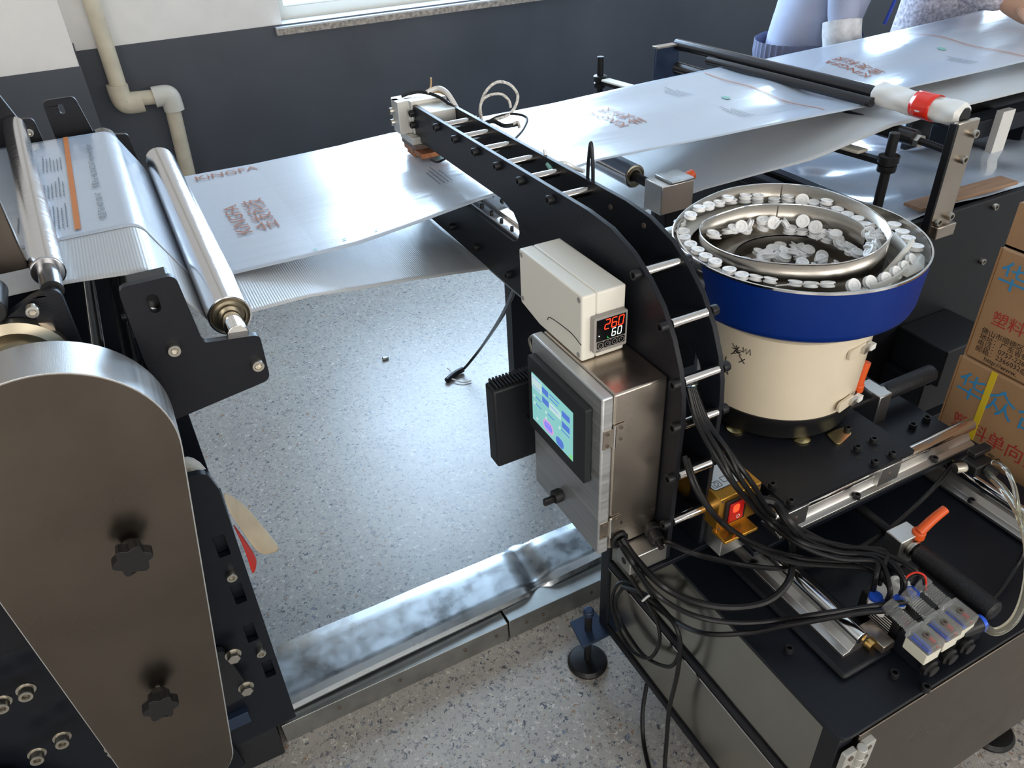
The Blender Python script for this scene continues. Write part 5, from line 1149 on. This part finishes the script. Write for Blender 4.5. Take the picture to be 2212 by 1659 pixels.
def film(u, v):
    x = TX0+.05+u*1.5; y = TY0+.02+v*.80; 
    return (x, y, TT+.006+.006*math.sin(9*x+5*y)*math.sin(7*y-3*x)+.004*math.sin(23*x-11*y)+.003*math.sin(31*y+17*x))
tag(MB().grid(film, 60, 40).build('plastic_sheet', 'plastic_film', solid=.0006), 'crinkled clear plastic sheet spread over the conveyor table', 'plastic sheet')
q0 = P(1990, 455, z=TT+.02); q1 = P(2200, 395, z=TT+.02)
dd_ = (q1-q0).normalized(); 
tag(MB().add([q0+Vector((0, 0, -.004)), q1+Vector((0, 0, -.004)), q1+Vector((-.0, .05, -.004)), q0+Vector((0, .05, -.004)), q0+Vector((0, 0, .004)), q1+Vector((0, 0, .004)), q1+Vector((0, .05, .004)), q0+Vector((0, .05, .004))], [(3, 2, 1, 0), (4, 5, 6, 7), (0, 1, 5, 4), (1, 2, 6, 5), (2, 3, 7, 6), (3, 0, 4, 7)]).build('wooden_strip', 'wood', bevel=.001), 'brown wooden strip lying on the plastic sheet behind the bracket', 'wood strip')
# ================================================================== cardboard boxes
KX = 1.345
def carton(label, z0, z1, y0, y1, open_top=False, strap=False, dx=0.):
    t = thing('cardboard_box', label, 'box', (KX+.2, (y0+y1)/2, z0), 'stacked cartons')
    x0, x1 = KX+dx, KX+dx+.36
    MB().box(x0, x1, y0, y1, z0+.001, z1-.001).build('carton', 'cardboard', t, bevel=.004)
    MB().box(x0-.0012, x0+.002, y1-.0015, y1+.0008, z0+.002, z1-.002).build('edge_crease', 'cardboard_edge', t)
    MB().box(x0+.15, x0+.21, y0-.0004, y1+.0004, z1-.0012, z1-.0004).build('tape', 'label_white', t)
    return t, x0
SX = (0, -1, 0); SU = (0, 0, 1)
yA = P(2120, 660, x=KX).y; zA = P(2086, 768, x=KX).z; zB = P(2168, 533, x=KX).z
t1, x1_ = carton('brown carton with blue and red printing, upper closed one of the stack', zA, zB, yA-.42, yA)
text('华众合天', (x1_, yA-.010, .853), SX, SU, .058, 'box_blue', t1, 'box_print')
text('塑料单向排气阀', (x1_, yA-.026, .778), SX, SU, .032, 'box_red', t1, 'box_print')
for k, s_ in enumerate(('佛山市顺德区华众', '地址：广东省佛山市顺德', '电话：0757-22605090', '邮箱：2366032@163.com', 'http://www.')):
    text(s_, (x1_, yA-.016-(.022 if k == 4 else 0), .752-.0132*k), SX, SU, .0140, 'ink_black', t1, 'box_print')
h = zB-zA
t2, x2_ = carton('brown carton with a yellow strap, directly under the printed upper one', zA-h, zA, yA-.42, yA+.004, dx=-.004)
text('华众合天', (x2_, yA-.006, .612), SX, SU, .062, 'box_blue', t2, 'box_print')
text('塑料单向排气阀', (x2_, yA-.022, .540), SX, SU, .038, 'box_red', t2, 'box_print')
for k, s_ in enumerate(('佛山市顺德区华众', '地址：广东省')): text(s_, (x2_, yA-.018, .512-.015*k), SX, SU, .0155, 'ink_black', t2, 'box_print')
sy = P(2125, 870, x=x2_).y
MB().box(x2_-.0012, x2_-.0002, sy-.006, sy+.006, zA-h, zA).build('strap', 'strap_yellow', t2)
carton('brown carton mostly hidden at the bottom of the stack', 0, zA-h, yA-.42, yA+.002, dx=-.002)
t4 = thing('cardboard_box', 'open brown carton with raised flaps on top of the stack', 'box', (KX+.2, yA-.2, zB), 'stacked cartons')
zT = zB+.082
MB().box(KX+.004, KX+.008, yA-.41, yA-.002, zB, zT).build('flap', 'cardboard', t4); MB().box(KX+.008, KX+.35, yA-.006, yA-.002, zB, zT).build('flap', 'cardboard', t4)
MB().box(KX+.35, KX+.354, yA-.41, yA-.002, zB, zT).build('flap', 'cardboard', t4); MB().box(KX+.008, KX+.35, yA-.41, yA-.406, zB, zT).build('flap', 'cardboard', t4)
MB().box(KX+.004, KX+.35, yA-.41, yA-.002, zB, zB+.004).build('carton_floor', 'cardboard_edge', t4)
def bag(u, v):
    a = 2*math.pi*u; r_ = .165+.010*math.sin(7*a+3*v); 
    return (KX+.18+(r_+.005)*max(-1, min(1, 1.25*math.cos(a))), yA-.205+(r_+.03)*max(-1, min(1, 1.25*math.sin(a))), zB+.02+v*.105+.004*math.sin(9*a))
tag(MB().grid(bag, 72, 8).build('clear_bag', 'clear_bag', solid=.0005), 'clear plastic bag liner sticking out of the open carton', 'plastic bag')
tag(MB().grid(lambda u, v: (1.33+u*.35, .84+v*.16+.03*u, .012+.010*math.sin(17*u+9*v)*math.sin(13*v+u)), 24, 16).build('plastic_sheet', 'plastic_film', solid=.0006), 'crumpled clear plastic on the floor between cartons and conveyor', 'plastic sheet')
# ================================================================== people behind the film
def figure(name, label, verts, edges, rad, m, root=0):
    me = D.meshes.new(name); me.from_pydata(verts, edges, []); o = D.objects.new(name, me); COL.objects.link(o); me.materials.append(MATS[m])
    sk = o.modifiers.new('skin', 'SKIN'); sk.use_smooth_shade = True
    if not me.skin_vertices: 
        bm = bmesh.new(); bm.from_mesh(me); bm.verts.layers.skin.verify(); bm.to_mesh(me); bm.free()
    for i, v in enumerate(me.skin_vertices[0].data): v.radius = rad[i] if isinstance(rad[i], tuple) else (rad[i], rad[i]); v.use_root = (i == root)
    s = o.modifiers.new('sub', 'SUBSURF'); s.levels = 2; s.render_levels = 2
    PW[o.name] = Vector()
    return tag(o, label, 'person')
# person leaning over the film, seen at the waist
px_, py_ = 2.30, 2.17
wr_ = P(1818, 72, y=1.93); el_ = wr_+Vector((.03, .06, .24)); hn_ = wr_+Vector((.02, -.03, -.09))
v = [(px_, py_, .90), (px_+.01, py_-.01, 1.04), (px_+.06, py_-.06, 1.22), (px_+.10, py_-.14, 1.40), (px_+.12, py_-.20, 1.50), (px_+.13, py_-.24, 1.60),
     (px_-.08, py_-.12, 1.38), tuple(el_), tuple(wr_),
     (px_+.29, py_-.12, 1.38), (px_+.37, py_-.18, 1.18), (px_+.40, py_-.28, 1.06),
     (px_-.09, py_+.01, .80), (px_-.10, py_, .45), (px_-.10, py_+.03, .08), (px_-.10, py_-.10, .035),
     (px_+.10, py_+.01, .80), (px_+.11, py_, .45), (px_+.11, py_+.03, .08), (px_+.11, py_-.10, .035)]
e = [(0, 1), (1, 2), (2, 3), (3, 4), (4, 5), (3, 6), (6, 7), (7, 8), (3, 9), (9, 10), (10, 11), (0, 12), (12, 13), (13, 14), (14, 15), (0, 16), (16, 17), (17, 18), (18, 19)]
r_ = [(.185, .14), (.235, .17), (.22, .15), (.12, .10), .06, .10, .085, .065, .048, .085, .06, .042, .10, .07, .05, .04, .10, .07, .05, .04]
p1 = figure('person', 'person in a grey-blue work jacket leaning over the far side of the film', v, e, r_, 'jacket')
MB().tube([wr_+Vector((.004, .01, .035)), wr_, wr_+Vector((.004, -.008, -.035))], .060, n=20, smooth_path=False).build('cuff', 'cuff', p1)
n = 96; mb = MB()
def ring(z, r0, r1): return [(px_+(r0+.004*(i % 2))*math.cos(2*math.pi*i/n), py_+(r1+.004*(i % 2))*math.sin(2*math.pi*i/n), z) for i in range(n)]
R_ = [ring(.86, .198, .152), ring(.90, .206, .160), ring(.940, .204, .158)]
mb.add([p for r in R_ for p in r], [(k*n+i, k*n+(i+1) % n, (k+1)*n+(i+1) % n, (k+1)*n+i) for k in range(2) for i in range(n)], False); mb.build('elastic_hem', 'jacket_dark', p1)
MB().tube([(px_+.12, py_-.24, 1.46), (px_+.17, py_-.21, 1.25), (px_+.21, py_-.17, 1.10), (px_+.17, py_-.17, .98)], .006, n=8).build('lanyard', 'lanyard', p1)
MB().lathe([(.0, -.13), (.06, -.11), (.095, -.03), (.10, .04), (.075, .10), (0, .125)], (px_+.13, py_-.25, 1.68), (0, -.3, 1), n=24).build('hair', 'hair', p1)
def hand(base, fwd, side, par, m='skin', s=1.):
    base = Vector(base); fwd = Vector(fwd).normalized(); side = Vector(side).normalized(); upv = fwd.cross(side)
    mb = MB(); mb.tube([base-fwd*.05*s, base, base+fwd*.045*s, base+fwd*.085*s], .030*s, n=12, rf=lambda q: .8+.5*math.sin(q*2.4))
    for k, (o_, L_) in enumerate(((-.030, .070), (-.010, .080), (.010, .075), (.029, .058))):
        b0 = base+fwd*.075*s+side*o_*s; mb.tube([b0, b0+fwd*L_*.5*s-upv*.004*s, b0+fwd*L_*s-upv*.018*s], .0092*s, n=8, rf=lambda q: 1.-.2*q)
    b0 = base+fwd*.02*s-side*.028*s; mb.tube([b0, b0+fwd*.03*s-side*.026*s, b0+fwd*.062*s-side*.034*s-upv*.008*s], .0105*s, n=8)
    return mb.build('hand', m, par)
hand(hn_+Vector((0, 0, .02)), (.1, -.25, -1), (1, .1, 0), p1)
# second person: forearm reaching onto the film at the right edge
qx = P(2170, 5, z=1.085)
v2 = [(3.02, 2.22, .95), (3.00, 2.18, 1.15), (2.96, 2.10, 1.33), (2.93, 2.04, 1.46), (2.91, 2.00, 1.58),
      (2.70, 2.00, 1.42), (2.478, 1.735, 1.12), (2.507, 1.600, 1.098), (3.14, 2.05, 1.38), (3.20, 1.95, 1.18), (3.22, 1.80, 1.10),
      (2.93, 2.23, .85), (2.92, 2.23, .5), (2.92, 2.25, .08), (3.10, 2.23, .85), (3.11, 2.23, .5), (3.11, 2.25, .08)]
e2_ = [(0, 1), (1, 2), (2, 3), (3, 4), (3, 5), (5, 6), (6, 7), (3, 8), (8, 9), (9, 10), (0, 11), (11, 12), (12, 13), (0, 14), (14, 15), (15, 16)]
r2 = [(.16, .12), (.155, .12), (.16, .115), (.09, .08), .055, .07, .052, .042, .07, .052, .04, .10, .07, .05, .10, .07, .05]
p2 = figure('person', 'person in speckled sleeves resting a forearm on the film at the right edge', v2, e2_, r2, 'floral')
hand((2.508, 1.565, 1.085), (-.05, -1, -.12), (1, -.05, 0), p2, s=1.05)
MB().lathe([(0, -.12), (.06, -.10), (.09, -.03), (.095, .04), (.07, .10), (0, .12)], (2.90, 1.98, 1.70), n=24).build('hair', 'hair', p2)
